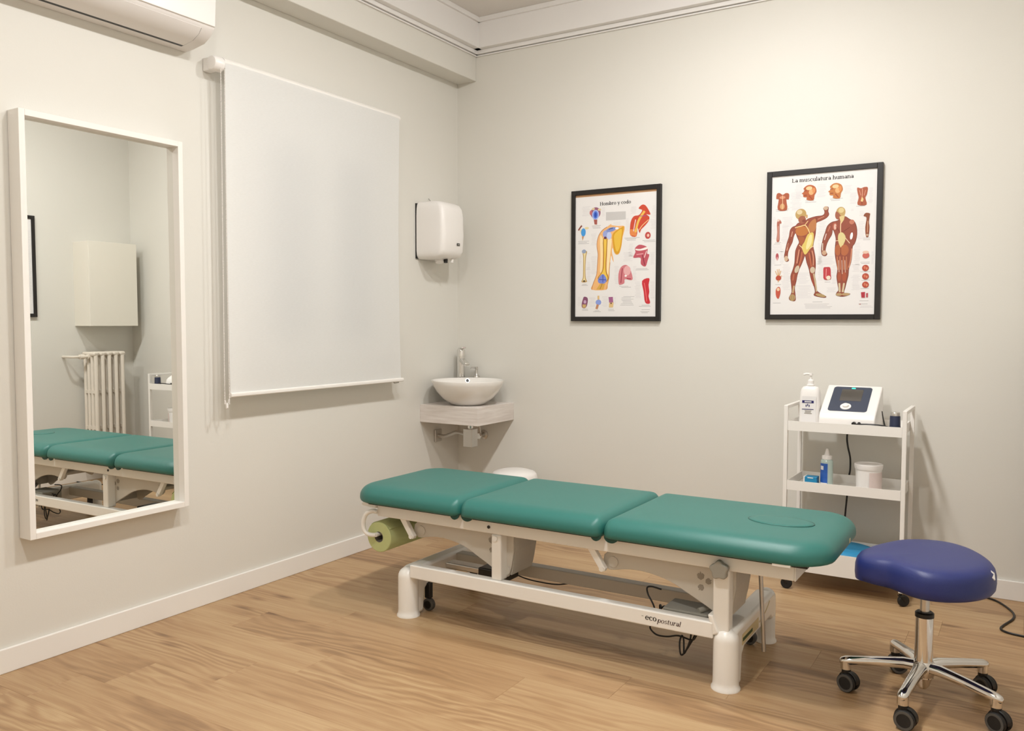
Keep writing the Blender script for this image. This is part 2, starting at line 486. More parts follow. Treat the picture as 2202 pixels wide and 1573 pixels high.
structure(MB().box(-0.2, XR + 0.2, YF - 0.2, 0.2, ZC, ZC + 0.15).build('ceiling', 'ceil', smooth=0))
structure(MB().box(0, XR, 0, 0.15, -0.08, ZC).build('wall_back', 'wall', smooth=0))
structure(MB().box(XR, XR + 0.15, YF - 0.15, 0.15, -0.08, ZC).build('wall_right', 'wall', smooth=0))
structure(MB().box(0, XR, YF - 0.15, YF, -0.08, ZC).build('wall_front', 'wall', smooth=0))
WY0, WY1, WZ0, WZ1 = -1.745, -0.785, 1.02, 2.20      # window opening in the left wall
b = MB()
T = 0.18
b.box(-T, 0, YF - 0.15, WY0, -0.08, ZC).box(-T, 0, WY1, 0.15, -0.08, ZC)
b.box(-T, 0, WY0, WY1, -0.08, WZ0).box(-T, 0, WY0, WY1, WZ1, ZC)
structure(b.build('wall_left', 'wall', smooth=0))
structure(MB().box(0, 0.14, YF, 0, 2.714, ZC).build('trim_1', 'wall', smooth=0, bevel=0.004))
# cornice: small lip, then a flat band standing proud, a strip under the ceiling
b = MB()
b.box(0.14, 0.152, YF, 0, 2.858, 2.866).box(0.14, 0.160, YF, 0, 2.870, 2.893)
b.box(0.14, 0.195, YF, 0, 2.893, ZC).box(0.14, 0.210, YF, 0, 3.040, ZC)
structure(b.build('trim_2', 'cornice', smooth=0, bevel=0.002))
b = MB()
b.box(0.14, XR, -0.012, 0, 2.858, 2.866).box(0.14, XR, -0.020, 0, 2.870, 2.893)
b.box(0.14, XR, -0.055, 0, 2.893, ZC).box(0.14, XR, -0.070, 0, 3.040, ZC)
structure(b.build('trim_3', 'cornice', smooth=0, bevel=0.002))
b = MB().box(XR - 0.055, XR, YF, 0, 2.893, ZC).box(XR - 0.02, XR, YF, 0, 2.858, 2.893)
structure(b.build('trim_4', 'cornice', smooth=0, bevel=0.002))
structure(MB().box(0, 0.013, YF, 0, 0, 0.088).build('baseboard_left', 'skirt', smooth=0, bevel=0.003))
structure(MB().box(0, XR, -0.013, 0, 0, 0.088).build('baseboard_back', 'skirt', smooth=0, bevel=0.003))
structure(MB().box(XR - 0.013, XR, YF, 0, 0, 0.088).build('baseboard_right', 'skirt', smooth=0, bevel=0.003))

# window behind the blind: white two-leaf frame, dark panes (it is night)
b = MB()
xa, xb = -0.075, -0.005
b.box(xa, xb, WY0, WY0 + 0.05, WZ0, WZ1).box(xa, xb, WY1 - 0.05, WY1, WZ0, WZ1)
b.box(xa, xb, WY0 + 0.05, WY1 - 0.05, WZ0, WZ0 + 0.05).box(xa, xb, WY0 + 0.05, WY1 - 0.05, WZ1 - 0.05, WZ1)
win = structure(b.build('window_1', 'white', smooth=0, bevel=0.003))
ym = (WY0 + WY1) / 2
for y0, y1 in ((WY0 + 0.05, ym), (ym, WY1 - 0.05)):
    b = MB(); w = 0.085
    z0, z1 = WZ0 + 0.05, WZ1 - 0.05
    b.box(-0.06, 0.004, y0 + .001, y0 + w, z0, z1).box(-0.06, 0.004, y1 - w, y1 - .001, z0, z1)
    b.box(-0.06, 0.004, y0 + w, y1 - w, z0, z0 + w).box(-0.06, 0.004, y0 + w, y1 - w, z1 - w, z1)
    sash = b.build('sash', 'white', win, smooth=0, bevel=0.003)
    MB().box(-0.04, -0.03, y0 + w, y1 - w, z0 + w, z1 - w).build('pane', 'glass', sash, smooth=0)
b = MB().box(0.004, 0.012, ym - 0.013, ym + 0.013, 1.50, 1.58)
b.cyl((0.012, ym, 1.545), (0.045, ym, 1.545), 0.008).tube([(0.045, ym, 1.553), (0.05, ym, 1.50), (0.05, ym, 1.42)], 0.008)
b.build('handle', 'white', win)

# ceiling luminaires: a row of three round downlights, glowing opal dome in a white ring
for lx, ly, lab in ((1.95, -1.32, 'round ceiling downlight nearest the back wall'), (1.95, -2.25, 'round ceiling downlight in the middle of the row'), (1.95, -3.45, 'round ceiling downlight nearest the viewer')):
    t = thing('ceiling_lamp', lab, 'lamp', (lx, ly, ZC), 'round ceiling downlights')
    MB().lathe([(0, ZC), (0.112, ZC), (0.112, ZC - 0.024), (0, ZC - 0.024)], lx, ly, 40).build('housing', 'white', t, smooth=40)
    MB().lathe([(0, ZC - 0.0245), (0.102, ZC - 0.0245), (0.100, ZC - 0.033), (0.088, ZC - 0.041), (0.055, ZC - 0.047), (0, ZC - 0.050)], lx, ly, 40).build('diffuser', 'lamp', t, smooth=40)

# ------------------------------------------------------------------ wall mirror
t = thing('wall_mirror', 'tall white framed mirror hanging on the left wall', 'mirror', (0.0, -2.40, 0.47))
y0, y1, z0, z1, fwid = -2.733, -2.068, 0.470, 1.986, 0.022
b = MB()
b.box(0.002, 0.072, y0, y0 + fwid, z0, z1).box(0.002, 0.072, y1 - fwid, y1, z0, z1)
b.box(0.002, 0.072, y0 + fwid, y1 - fwid, z0, z0 + fwid).box(0.002, 0.072, y0 + fwid, y1 - fwid, z1 - fwid, z1)
b.build('frame', 'white', t, smooth=0, bevel=0.0015)
MB().box(0.002, 0.03, y0 + fwid, y1 - fwid, z0 + fwid, z1 - fwid).build('backing', 'white', t, smooth=0)
b = MB().box(0.0325, 0.0375, y0 + fwid - 0.003, y1 - fwid + 0.003, z0 + fwid - 0.003, z1 - fwid + 0.003)
mc = Vector((0.0375, (y0 + y1) / 2, (z0 + z1) / 2))
b.xf(Matrix.Translation(mc) @ Matrix.Rotation(0.004, 4, 'Z') @ Matrix.Rotation(-0.002, 4, 'Y') @ Matrix.Translation(-mc))
b.build('glass', 'mirror', t, smooth=0)

# ------------------------------------------------------------------ roller blind
t = thing('roller_blind', 'white roller blind drawn down over the window', 'blind', (0.0, -1.27, 2.36))
by0, by1, bz1, bz0 = -1.858, -0.678, 2.362, 0.932
b = MB()
n = 10
for i in range(n + 1):
    z = bz1 - (bz1 - bz0) * i / n
    for k in range(9):
        y = by0 + (by1 - by0) * k / 8
        f = math.sin(math.pi * i / n) * abs(k / 4 - 1) ** 3
        xx = 0.088 + 0.004 * math.sin(math.pi * k / 8) - 0.008 * f
        b.v.append(Vector((xx, y + 0.004 * f * (1 if k < 4 else -1), z)))
for i in range(n):
    for k in range(8):
        a = i * 9 + k; b.f.append([a, a + 1, a + 10, a + 9])
b.build('fabric', 'fabric', t)
MB().cyl((0.066, by0, bz1), (0.066, by1, bz1), 0.0225, seg=36).build('roller_tube', 'white', t)
b = MB().prism(rrect(0.055 - 0.012, 0.108, -0.01, 0.01, 0.0099), 'y', by0 - 0.05, by0 - 0.004)
b = MB().rings([[(0.062 + 0.034 * math.cos(2 * math.pi * k / 24) * s, y, 2.352 + 0.032 * math.sin(2 * math.pi * k / 24) * s) for k in range(24)] for y, s in ((by0 - 0.055, 0.6), (by0 - 0.052, 0.85), (by0 - 0.044, 1), (by0 - 0.003, 1))])
b.box(0.001, 0.05, by0 - 0.046, by0 - 0.008, 2.325, 2.38)
b.build('bracket', 'plastic', t, bevel=0.003)
b = MB().cyl((0.066, by1 + 0.001, bz1), (0.066, by1 + 0.014, bz1), 0.02).box(0.001, 0.06, by1 + 0.004, by1 + 0.012, 2.345, 2.375)
b.build('bracket', 'plastic', t, bevel=0.002)
MB().prism(rrect(0.082, 0.100, 0.914, 0.934, 0.006), 'y', by0 - 0.003, by1 + 0.012).build('bottom_bar', 'white', t, bevel=0.001)
MB().tube([(0.09, -0.745, 0.915), (0.09, -0.735, 0.908), (0.09, -0.70, 0.910)], 0.003, 6).build('hook', 'midgrey', t)
ico = bmesh.new(); bmesh.ops.create_icosphere(ico, subdivisions=1, radius=0.0029)
iv = [v.co.copy() for v in ico.verts]; iff = [[v.index for v in f.verts] for f in ico.faces]; ico.free()
path = [(0.094, -1.886, 2.33), (0.094, -1.890, 1.6), (0.094, -1.893, 0.95), (0.094, -1.891, 0.905), (0.094, -1.882, 0.888), (0.094, -1.871, 0.905), (0.094, -1.868, 0.95), (0.094, -1.869, 1.6), (0.094, -1.866, 2.33)]
pts = cr(path, 40); acc = 0; b = MB()
for p0, p1 in zip(pts[:-1], pts[1:]):
    d = (p1 - p0).length; s = 0
    while acc <= d:
        c = p0.lerp(p1, acc / d); b.add([v + c for v in iv], iff); acc += 0.0066
    acc -= d
tag(b.build('bead_chain', 'plastic', t, smooth=0), kind='stuff')
b = MB().box(0.090, 0.098, -1.887, -1.877, 0.868, 0.890); b.build('chain_weight', 'plastic', t, bevel=0.002)

# ------------------------------------------------------------------ air conditioner
t = thing('air_conditioner', 'white split air conditioner high on the left wall', 'air conditioner', (0.0, -2.42, 2.38))
ay0, ay1 = -2.87, -1.99
body = MB().prism([(0.001, 2.381), (0.05, 2.384), (0.123, 2.396), (0.160, 2.416), (0.182, 2.440), (0.188, 2.455), (0.196, 2.62), (0.180, 2.660), (0.001, 2.660)], 'y', ay0, ay1).build('body', 'acplastic', t, bevel=0.002)
MB().prism([(0.184, 2.452), (0.1935, 2.452), (0.2035, 2.63), (0.190, 2.658), (0.18, 2.658)], 'y', ay0 + 0.002, ay1 - 0.002).build('front_panel', 'plastic', t, bevel=0.002)
MB().prism([(0.066, 2.3835), (0.123, 2.3925), (0.162, 2.413), (0.180, 2.435), (0.176, 2.438), (0.158, 2.418), (0.121, 2.399), (0.066, 2.389)], 'y', ay0 + 0.06, ay1 - 0.06).build('louver', 'acplastic', t, smooth=60)
MB().prism([(0.050, 2.3825), (0.066, 2.3848), (0.066, 2.392), (0.050, 2.390)], 'y', ay0 + 0.06, ay1 - 0.058).build('air_slot', 'black', t, smooth=0)
MB().prism([(0.058, 2.3832), (0.123, 2.3940), (0.161, 2.4145), (0.178, 2.435), (0.175, 2.44), (0.12, 2.40), (0.058, 2.39)], 'y', ay1 - 0.0598, ay1 - 0.0575).build('louver_gap', 'black', t, smooth=0)

# ------------------------------------------------------------------ hand dryer
t = thing('hand_dryer', 'white wall-mounted hand dryer above the corner sink', 'hand dryer', (0.0, -0.318, 1.61))
rg = []
for z, x1, ins in ((1.612, 0.13, 0.045), (1.618, 0.165, 0.02), (1.632, 0.188, 0.006), (1.66, 0.200, 0.0), (1.75, 0.206, 0.0), (1.86, 0.203, 0.0), (1.905, 0.196, 0.004), (1.928, 0.18, 0.012), (1.940, 0.155, 0.03), (1.944, 0.12, 0.05)):
    rg.append([(x, y, z) for x, y in rrect(0.008, x1, -0.432 + ins * 0.6, -0.206 - ins * 0.6, (0.004, 0.030, 0.040, 0.004), 5)])
MB().rings(rg).build('cover', 'plastic', t, smooth=50)
MB().box(0.001, 0.009, -0.43, -0.21, 1.615, 1.935).build('back_plate', 'black', t, smooth=0)
MB().cyl((0.10, -0.33, 1.615), (0.105, -0.335, 1.594), 0.028, 0.024).build('nozzle', 'plastic', t)
MB().cyl((0.135, -0.315, 1.614), (0.137, -0.318, 1.592), 0.012, 0.011).build('sensor', 'black', t)
MB().cyl((0.155, -0.280, 1.616), (0.155, -0.281, 1.594), 0.009).build('dial', 'white', t)
MB().box(0.2047, 0.2063, -0.300, -0.272, 1.690, 1.704).build('badge', 'black', t, smooth=0)
MB().box(0.2060, 0.2067, -0.295, -0.277, 1.695, 1.699).build('badge_mark', 'grey', t, smooth=0)
MB().tube(cr([(0.03, -0.31, 1.943), (0.02, -0.312, 1.962), (0.012, -0.318, 1.975)], 4), 0.0025, 6).build('cable', 'midgrey', t)

# ------------------------------------------------------------------ corner sink
t = thing('sink_shelf', 'pale whitewashed wooden corner shelf under the basin', 'shelf', (0.2, -0.2, 0.652))
MB().box(0.0005, 0.413, -0.394, -0.0005, 0.652, 0.757).build('slab', 'pwood', t, smooth=0, bevel=0.002)
t = thing('wash_basin', 'round white ceramic bowl basin on the corner shelf', 'basin', (0.247, -0.252, 0.757))
MB().lathe([(0, 0.7575), (0.085, 0.7575), (0.104, 0.764), (0.150, 0.797), (0.186, 0.838), (0.206, 0.875), (0.2155, 0.899), (0.2140, 0.903), (0.2085, 0.902), (0.198, 0.880), (0.17, 0.835), (0.12, 0.795), (0.05, 0.778), (0, 0.776)], 0.247, -0.252, 64).build('bowl', 'ceramic', t, smooth=60)
d = Vector((-0.56, 0.80, 0)).normalized(); c = Vector((0.247, -0.252, 0)) + d * 0.196; c.z = 0.884
q = (-d * 0.9 + Vector((0, 0, 0.35))).normalized()
MB().cyl(c, c + q * 0.004, 0.0145, 0.0135).build('overflow_ring', 'chrome', t)
MB().cyl(c + q * 0.004, c + q * 0.0052, 0.0095).build('overflow_hole', 'black', t)
MB().cyl((0.247, -0.252, 0.777), (0.247, -0.252, 0.782), 0.03).build('drain', 'chrome', t)
t = thing('basin_tap', 'tall chrome mixer tap behind the bowl basin', 'tap', (0.065, -0.062, 0.757))
tx, ty = 0.066, -0.062
dd = Vector((0.80, -0.60, 0))
MB().lathe([(0, 0.7575), (0.030, 0.7575), (0.030, 0.764), (0.0245, 0.768), (0.0245, 1.030), (0, 1.030)], tx, ty, 32).build('body', 'chrome', t, smooth=40)
MB().lathe([(0, 1.0305), (0.0255, 1.0305), (0.0255, 1.070), (0.020, 1.080), (0, 1.081)], tx, ty, 32).build('head', 'chrome', t, smooth=40)
b = MB(); s = Vector((tx, ty, 0))
def bar(p, q, w, h):
    p, q = Vector(p), Vector(q); d_ = (q - p).normalized(); sd = d_.cross(Vector((0, 0, 1))).normalized(); u = sd.cross(d_)
    return MB().rings([[p + sd * w * a + u * h * c_ for a, c_ in ((-.5, -.5), (.5, -.5), (.5, .5), (-.5, .5))], [q + sd * w * a + u * h * c_ for a, c_ in ((-.5, -.5), (.5, -.5), (.5, .5), (-.5, .5))]])
bar(s + dd * 0.015 + Vector((0, 0, 1.012)), s + dd * 0.125 + Vector((0, 0, 0.985)), 0.034, 0.022).build('spout', 'chrome', t, bevel=0.005, bseg=3)
bar(s - dd * 0.015 + Vector((0, 0, 1.080)), s + dd * 0.055 + Vector((0, 0, 1.088)), 0.030, 0.010).build('lever', 'chrome', t, bevel=0.004, bseg=3)
MB().cyl(s + dd * 0.02 + Vector((0, 0, 0.90)), s + dd * 0.032 + Vector((0, 0, 0.90)), 0.010).build('chain_eye', 'satin', t)
t = thing('soap_dispenser', 'small chrome soap pump beside the tap', 'soap dispenser', (0.160, -0.030, 0.757))
b = MB().lathe([(0, 0.7575), (0.022, 0.7575), (0.022, 0.90), (0.018, 0.914), (0.010, 0.918), (0.007, 0.925), (0.007, 0.955), (0.010, 0.957), (0.010, 0.968), (0, 0.969)], 0.160, -0.030, 24)
b.build('body', 'satin', t, smooth=40)
MB().tube([(0.160, -0.030, 0.962), (0.132, -0.044, 0.964), (0.127, -0.047, 0.958)], 0.0045, 8).build('spout', 'satin', t)
t = thing('bottle_trap', 'square metal bottle trap hanging below the corner shelf', 'trap', (0.29, -0.29, 0.52))
MB().box(0.262, 0.324, -0.324, -0.262, 0.516, 0.622).xf(Matrix.Identity(4)).build('body', 'steel', t, bevel=0.003, smooth=0)
MB().cyl((0.293, -0.293, 0.622), (0.293, -0.293, 0.6515), 0.017).build('inlet', 'chrome', t)
MB().tube(cr([(0.263, -0.290, 0.583), (0.23, -0.278, 0.586), (0.17, -0.255, 0.588), (0.12, -0.238, 0.572), (0.06, -0.225, 0.552), (0.004, -0.222, 0.552)], 6), 0.012, 12).build('waste_pipe', 'satin', t)
MB().box(0.001, 0.012, -0.256, -0.190, 0.515, 0.590).build('wall_flange', 'satin', t, bevel=0.003, smooth=0)
t = thing('angle_valve', 'chrome angle valve on the back wall under the sink shelf', 'valve', (0.195, 0.0, 0.545))
MB().lathe([(0, 0), (0.030, 0), (0.030, 0.004), (0.016, 0.010), (0.013, 0.05), (0, 0.05)], 0, 0, 28, Matrix.Translation((0.195, -0.001, 0.545)) @ Matrix.Rotation(R(90), 4, 'X')).build('body', 'satin', t, smooth=40)
MB().lathe([(0, 0.05), (0.022, 0.052), (0.024, 0.062), (0.020, 0.070), (0, 0.071)], 0, 0, 6, Matrix.Translation((0.195, -0.001, 0.545)) @ Matrix.Rotation(R(90), 4, 'X')).build('handwheel', 'chrome', t, smooth=30)
MB().tube(cr([(0.195, -0.04, 0.556), (0.19, -0.045, 0.60), (0.17, -0.06, 0.652)], 5), 0.006, 8).build('supply_pipe', 'satin', t)

# ------------------------------------------------------------------ waste bin behind the table
t = thing('waste_bin', 'round white lidded bin on the floor behind the treatment table', 'bin', (0.565, -0.245, 0.0))
MB().lathe([(0, 0.0), (0.115, 0.0), (0.118, 0.01), (0.128, 0.31), (0, 0.31)], 0.565, -0.245, 48).build('bucket', 'plastic', t, smooth=40)
MB().lathe([(0, 0.3105), (0.133, 0.3105), (0.134, 0.352), (0.130, 0.372), (0.118, 0.386), (0.08, 0.397), (0.04, 0.401), (0, 0.402)], 0.565, -0.245, 48).build('lid', 'plastic', t, smooth=60)
MB().box(0.535, 0.595, -0.40, -0.36, 0.004, 0.014).build('pedal', 'black', t, bevel=0.003)
# ------------------------------------------------------------------ treatment table
BX, BY = 1.56, -1.33
t = thing('treatment_table', 'green padded treatment table on a white steel lifting frame', 'treatment table', (BX, BY, 0.0))
MZ0, MZ1, MY0, MY1 = 0.473, 0.546, -1.660, -1.045
def pad(x0, x1, rad, el, er, label):
    """el / er: edge softness of left and right end"""
    prof = [(0.016, MZ0, 0), (0.004, MZ0 + 0.004, 0), (0.0, MZ0 + 0.012, 0)]
    a_, b_, zs = 0.075, MZ1 - MZ0 - 0.020, MZ0 + 0.020
    for k in range(0, 10):
        th = R(10 * k); prof.append((a_ * (1 - math.cos(th)), zs + b_ * math.sin(th) ** 0.9, 1))
    prof += [(0.11, MZ1 + 0.0008, 1), (0.16, MZ1 + 0.0015, 1), (0.22, MZ1 + 0.002, 1), (0.27, MZ1 + 0.002, 1)]
    rg = []
    for ins, z, _ in prof:
        rr = [max(r - ins, 0.012) for r in rad]
        il, ir = ins * el, ins * er
        xa, xb = x0 + il, x1 - ir
        if xb - xa < 0.06: xa, xb = (xa + xb) / 2 - 0.03, (xa + xb) / 2 + 0.03
        rg.append([(x, y, z) for x, y in rrect(xa, xb, MY0 + ins, MY1 - ins, rr, 7)])
    return MB().rings(rg).build('cushion', 'green', t, smooth=50, label=label)
c1 = pad(0.585, 1.158, (0.13, 0.045, 0.045, 0.13), 0.9, 0.6, 'foot-end green cushion')
c2 = pad(1.160, 1.783, (0.045, 0.045, 0.045, 0.045), 0.6, 0.6, 'middle green cushion')
c3 = pad(1.785, 2.562, (0.045, 0.13, 0.13, 0.045), 0.6, 0.9, 'head-end green cushion with oval face plug')
# oval face-hole plug
def oval(cx, cy, rx, ry, z, n=48): return [(cx + rx * math.cos(2 * math.pi * k / n), cy + ry * math.sin(2 * math.pi * k / n), z) for k in range(n)]
fx, fy = 2.345, -1.362
MB().rings([oval(fx, fy, 0.1115, 0.073, MZ1 - 0.004), oval(fx, fy, 0.1115, 0.073, MZ1 + 0.0025), oval(fx, fy, 0.108, 0.0695, MZ1 + 0.0045), oval(fx, fy, 0.09, 0.055, MZ1 + 0.0052)]).build('face_plug', 'green', c3, smooth=60)
MB().rings([oval(fx, fy, 0.1145, 0.076, MZ1 + 0.0018), oval(fx, fy, 0.1145, 0.076, MZ1 + 0.0026), oval(fx, fy, 0.1115, 0.073, MZ1 + 0.0026), oval(fx, fy, 0.1115, 0.073, MZ1 + 0.0018)], False, False).build('plug_seam', 'darkgreen', c3, smooth=0)
for hx in (1.159, 1.784):
    for s, w in ((-1, 0.042), (1, 0.055)):
        b = MB(); n = 12
        pts = [(hx + s * (0.006 + w * (1 - math.cos(math.pi * k / n)) / 2), MZ0 + 0.006 - 0.022 * math.sin(math.pi * k / n)) for k in range(n + 1)]
        b.prism(pts, 'y', MY0 + 0.022, MY0 + 0.030)
        b.build('cover_flap', 'darkgreen', t, smooth=0)
MB().box(2.39, 2.447, MY0 + 0.006, MY0 + 0.02, MZ0 - 0.004, MZ0 + 0.004).build('name_tag', 'white', c3, smooth=0)
MB().box(2.560, 2.5625, -1.30, -1.28, 0.485, 0.50).build('care_tag', 'sticker', c3, smooth=0)
for x0, x1 in ((0.66, 1.13), (1.19, 1.76), (1.81, 2.49)):
    MB().box(x0, x1, MY0 + 0.05, MY1 - 0.05, 0.4605, 0.4728).build('base_board', 'black', t, smooth=0)
# top frame
ty0, ty1 = -1.600, -1.105
MB().box(0.70, 2.447, ty0, ty0 + 0.04, 0.412, 0.4725).build('side_rail', 'frame_steel', t, smooth=0, bevel=0.004)
MB().box(0.70, 2.447, ty1 - 0.04, ty1, 0.412, 0.4725).build('side_rail', 'frame_steel', t, smooth=0, bevel=0.004)
for x0, x1 in ((0.70, 0.735), (1.14, 1.17), (1.765, 1.795), (2.412, 2.4465)):
    MB().box(x0, x1, ty0 + 0.04, ty1 - 0.04, 0.414, 0.460).build('cross_rail', 'frame_steel', t, smooth=0, bevel=0.003)
MB().box(2.4472, 2.452, ty0 + 0.003, ty1 - 0.003, 0.411, 0.470).build('end_plate', 'frame_steel', t, smooth=0, bevel=0.001)
MB().prism([(0.625, 0.452), (0.70, 0.446), (0.70, 0.470), (0.64, 0.470), (0.62, 0.462)], 'y', ty0 - 0.01, ty0 + 0.05).build('end_bracket', 'frame_steel', t, smooth=0, bevel=0.002)
MB().cyl((1.273, ty0 - 0.0006, 0.438), (1.273, ty0 - 0.003, 0.438), 0.0065).build('screw_hole', 'black', t)
MB().box(1.86, 1.955, ty0 - 0.001, ty0 + 0.03, 0.4728, 0.4765).build('gap_strip', 'black', t, smooth=0)
# uprights
for (x0, x1, z0) in ((1.284, 1.329, 0.229), (2.180, 2.236, 0.19)):
    MB().box(x0, x1, ty0, ty0 + 0.05, z0, 0.4115).build('upright', 'frame_steel', t, smooth=0, bevel=0.006, bseg=3)
MB().cyl((1.303, ty0 - 0.006, 0.396), (1.303, ty0 + 0.002, 0.396), 0.011).build('bolt', 'frame_steel', t)
# lifting arms: channel of two plates, pivot tubes
arm = [(0.884, 0.402), (0.868, 0.388), (0.864, 0.368), (0.870, 0.348), (0.886, 0.334)]
arm += [tuple(p)[:2] for p in cr([(0.905, 0.335, 0), (0.97, 0.347, 0), (1.04, 0.346, 0), (1.124, 0.328, 0), (1.20, 0.292, 0), (1.26, 0.262, 0), (1.30, 0.238, 0)], 4)]
arm += [(1.318, 0.231), (1.336, 0.237), (1.344, 0.255), (1.352, 0.29), (1.360, 0.34), (1.360, 0.411), (0.93, 0.411)]
for dx in (0.0, 0.885):
    pl = [(x + dx, z) for x, z in arm]
    for k, yy in enumerate((-1.555, -1.385)):
        a = MB().prism(pl, 'y', yy, yy + 0.012).build('lift_arm', 'grey', t, smooth=0, bevel=0.003)
        if k == 0:
            for (px, pz, rr) in ((0.905, 0.366, 0.020), (1.335 - 0.006, 0.262, 0.017)):
                MB().cyl((px + dx, yy - 0.004, pz), (px + dx, yy + 0.001, pz), rr, rr).build('pivot_cap', 'grey', a)
            # leaf emblem
            lx, lz = (1.262, 0.352) if dx == 0 else (2.128, 0.345)
            for (ox, oz, ang, sc) in ((-0.006, 0.020, 95, 1.0), (0.021, 0.006, 30, 0.85), (-0.004, -0.018, 235, 0.85)):
                pts = []
                for q in [(0, -0.013), (0.011, -0.006), (0.013, 0.006), (0.007, 0.012), (0.004, 0.009), (0, 0.018), (-0.004, 0.009), (-0.007, 0.012), (-0.013, 0.006), (-0.011, -0.006)]:
                    ca, sa = math.cos(R(ang - 90)), math.sin(R(ang - 90))
                    pts.append((lx + ox + sc * (q[0] * ca - q[1] * sa), lz + oz + sc * (q[0] * sa + q[1] * ca)))
                MB().prism(pts, 'y', yy - 0.0008, yy + 0.0002).build('leaf_emblem', 'leaf', a, smooth=0)
    MB().cyl((0.905 + dx, -1.543, 0.366), (0.905 + dx, -1.385, 0.366), 0.014).build('pivot_tube', 'grey', t)
    MB().prism([(1.338 + dx, 0.242), (1.345 + dx, 0.242), (1.361 + dx, 0.34), (1.361 + dx, 0.4105), (1.352 + dx, 0.4105), (1.352 + dx, 0.34)], 'y', -1.543, -1.385).build('arm_web', 'grey', t, smooth=0)
    b = MB().prism([(0.812 + dx, 0.414), (0.842 + dx, 0.414), (0.888 + dx, 0.345), (0.884 + dx, 0.334), (0.872 + dx, 0.332), (0.862 + dx, 0.342)], 'y', -1.588, -1.566)
    br = b.build('link_bracket', 'frame_steel', t, smooth=0, bevel=0.002)
    MB().cyl((0.873 + dx, -1.592, 0.342), (0.873 + dx, -1.585, 0.342), 0.009).build('bolt', 'frame_steel', br)
# base
bar_ = MB().box(0.885, 2.185, ty0 - 0.012, ty0 + 0.030, 0.174, 0.2295).build('base_bar', 'frame_steel', t, smooth=0, bevel=0.004, label='long white front bar with printed name')
MB().box(0.885, 2.185, -1.275, -1.225, 0.150, 0.202).build('base_bar', 'grey', t, smooth=0, bevel=0.004, label='grey rear bar of the base')
ex = 1.9405
lettering('lettering', '-', 'leaf', bar_, (1.925, ty0 - 0.012, 0.196), (1, 0, 0), (0, 0, 1), (0, -1, 0), 0.012)
lettering('lettering', 'eco', 'ink_black', bar_, (1.941, ty0 - 0.012, 0.196), (1, 0, 0), (0, 0, 1), (0, -1, 0), 0.044, 0.11, 0.27)
lettering('lettering', 'postural', 'ink_red', bar_, (1.986, ty0 - 0.012, 0.194), (1, 0, 0), (0, 0, 1), (0, -1, 0), 0.086, 0.10, 0.21, 0.22)
# feet: moulded shells, a narrow arched beam between two round domed legs
def arch(xc, nm):
    zt, r = 0.208, 0.05
    ya, yb_ = -1.605, -1.052
    pts = [(ya, 0.10), (ya, zt - r)]
    pts += [(ya + r * (1 - math.cos(R(a))), zt - r + r * math.sin(R(a))) for a in (30, 60, 90)]
    pts += [(yb_ - r * (1 - math.cos(R(a))), zt - r + r * math.sin(R(a))) for a in (90, 60, 30)]
    pts += [(yb_, zt - r), (yb_, 0.10), (yb_ - 0.060, 0.10), (yb_ - 0.085, 0.118), (ya + 0.125, 0.118), (ya + 0.100, 0.10), (ya + 0.090, 0.004), (ya + 0.03, 0.004)]
    beam = MB().prism(pts, 'x', xc - 0.036, xc + 0.036).build('foot', 'enamel', t, bevel=0.014, bseg=4, smooth=50, label=nm)
    for yc, rad in ((-1.578, 0.0435), (-1.070, 0.036)):
        pr = [(0, 0.0), (rad + 0.006, 0.0), (rad + 0.006, 0.006), (rad + 0.0015, 0.012), (rad, 0.03), (rad, zt - rad * 0.95)]
        pr += [(rad * math.cos(R(a)), zt - rad * 0.95 + rad * 0.95 * math.sin(R(a)) + 0.002) for a in (15, 30, 45, 60, 75)] + [(0, zt + 0.002)]
        MB().lathe(pr, xc, yc, 44).build('leg_dome', 'enamel', beam, smooth=50)
    return beam
fl = arch(0.851, 'arched white foot at the foot end')
fr = arch(2.222, 'arched white foot at the head end')
# side gussets beside the head-end foot, sticker
MB().prism([(2.165, 0.255), (2.182, 0.255), (2.205, 0.195), (2.185, 0.185)], 'y', ty0 - 0.010, ty0 + 0.04).build('gusset', 'enamel', fr, bevel=0.005, smooth=0)
st = MB().prism(rrect(-1.515, -1.31, 0.134, 0.172, 0.003), 'x', 2.2575, 2.2588).build('sticker', 'sticker', fr, smooth=0)
MB().prism([(-1.508, 0.146), (-1.39, 0.146), (-1.39, 0.158), (-1.508, 0.158)], 'x', 2.2588, 2.2594).build('sticker_stripe', 'stickgreen', st, smooth=0)
MB().tube(cr([(2.2585, -1.30, 0.15), (2.2585, -1.22, 0.165), (2.2585, -1.16, 0.19)], 6), 0.002, 6).build('decor_line', 'sticker', fr)
# casters
def table_caster(xc, yc):
    w = MB().cyl((xc, yc - 0.011, 0.027), (xc, yc + 0.011, 0.027), 0.027, seg=28).build('caster_wheel', 'tyre', t, bevel=0.003)
    MB().cyl((xc, yc - 0.0125, 0.027), (xc, yc + 0.0125, 0.027), 0.017).build('hub', 'black', w)
    MB().box(xc - 0.016, xc + 0.012, yc - 0.012, yc + 0.012, 0.0545, 0.122).build('caster_fork', 'black', t, bevel=0.003)
for xc, yc in ((0.890, -1.485), (0.890, -1.14), (2.18, -1.14)): table_caster(xc, yc)
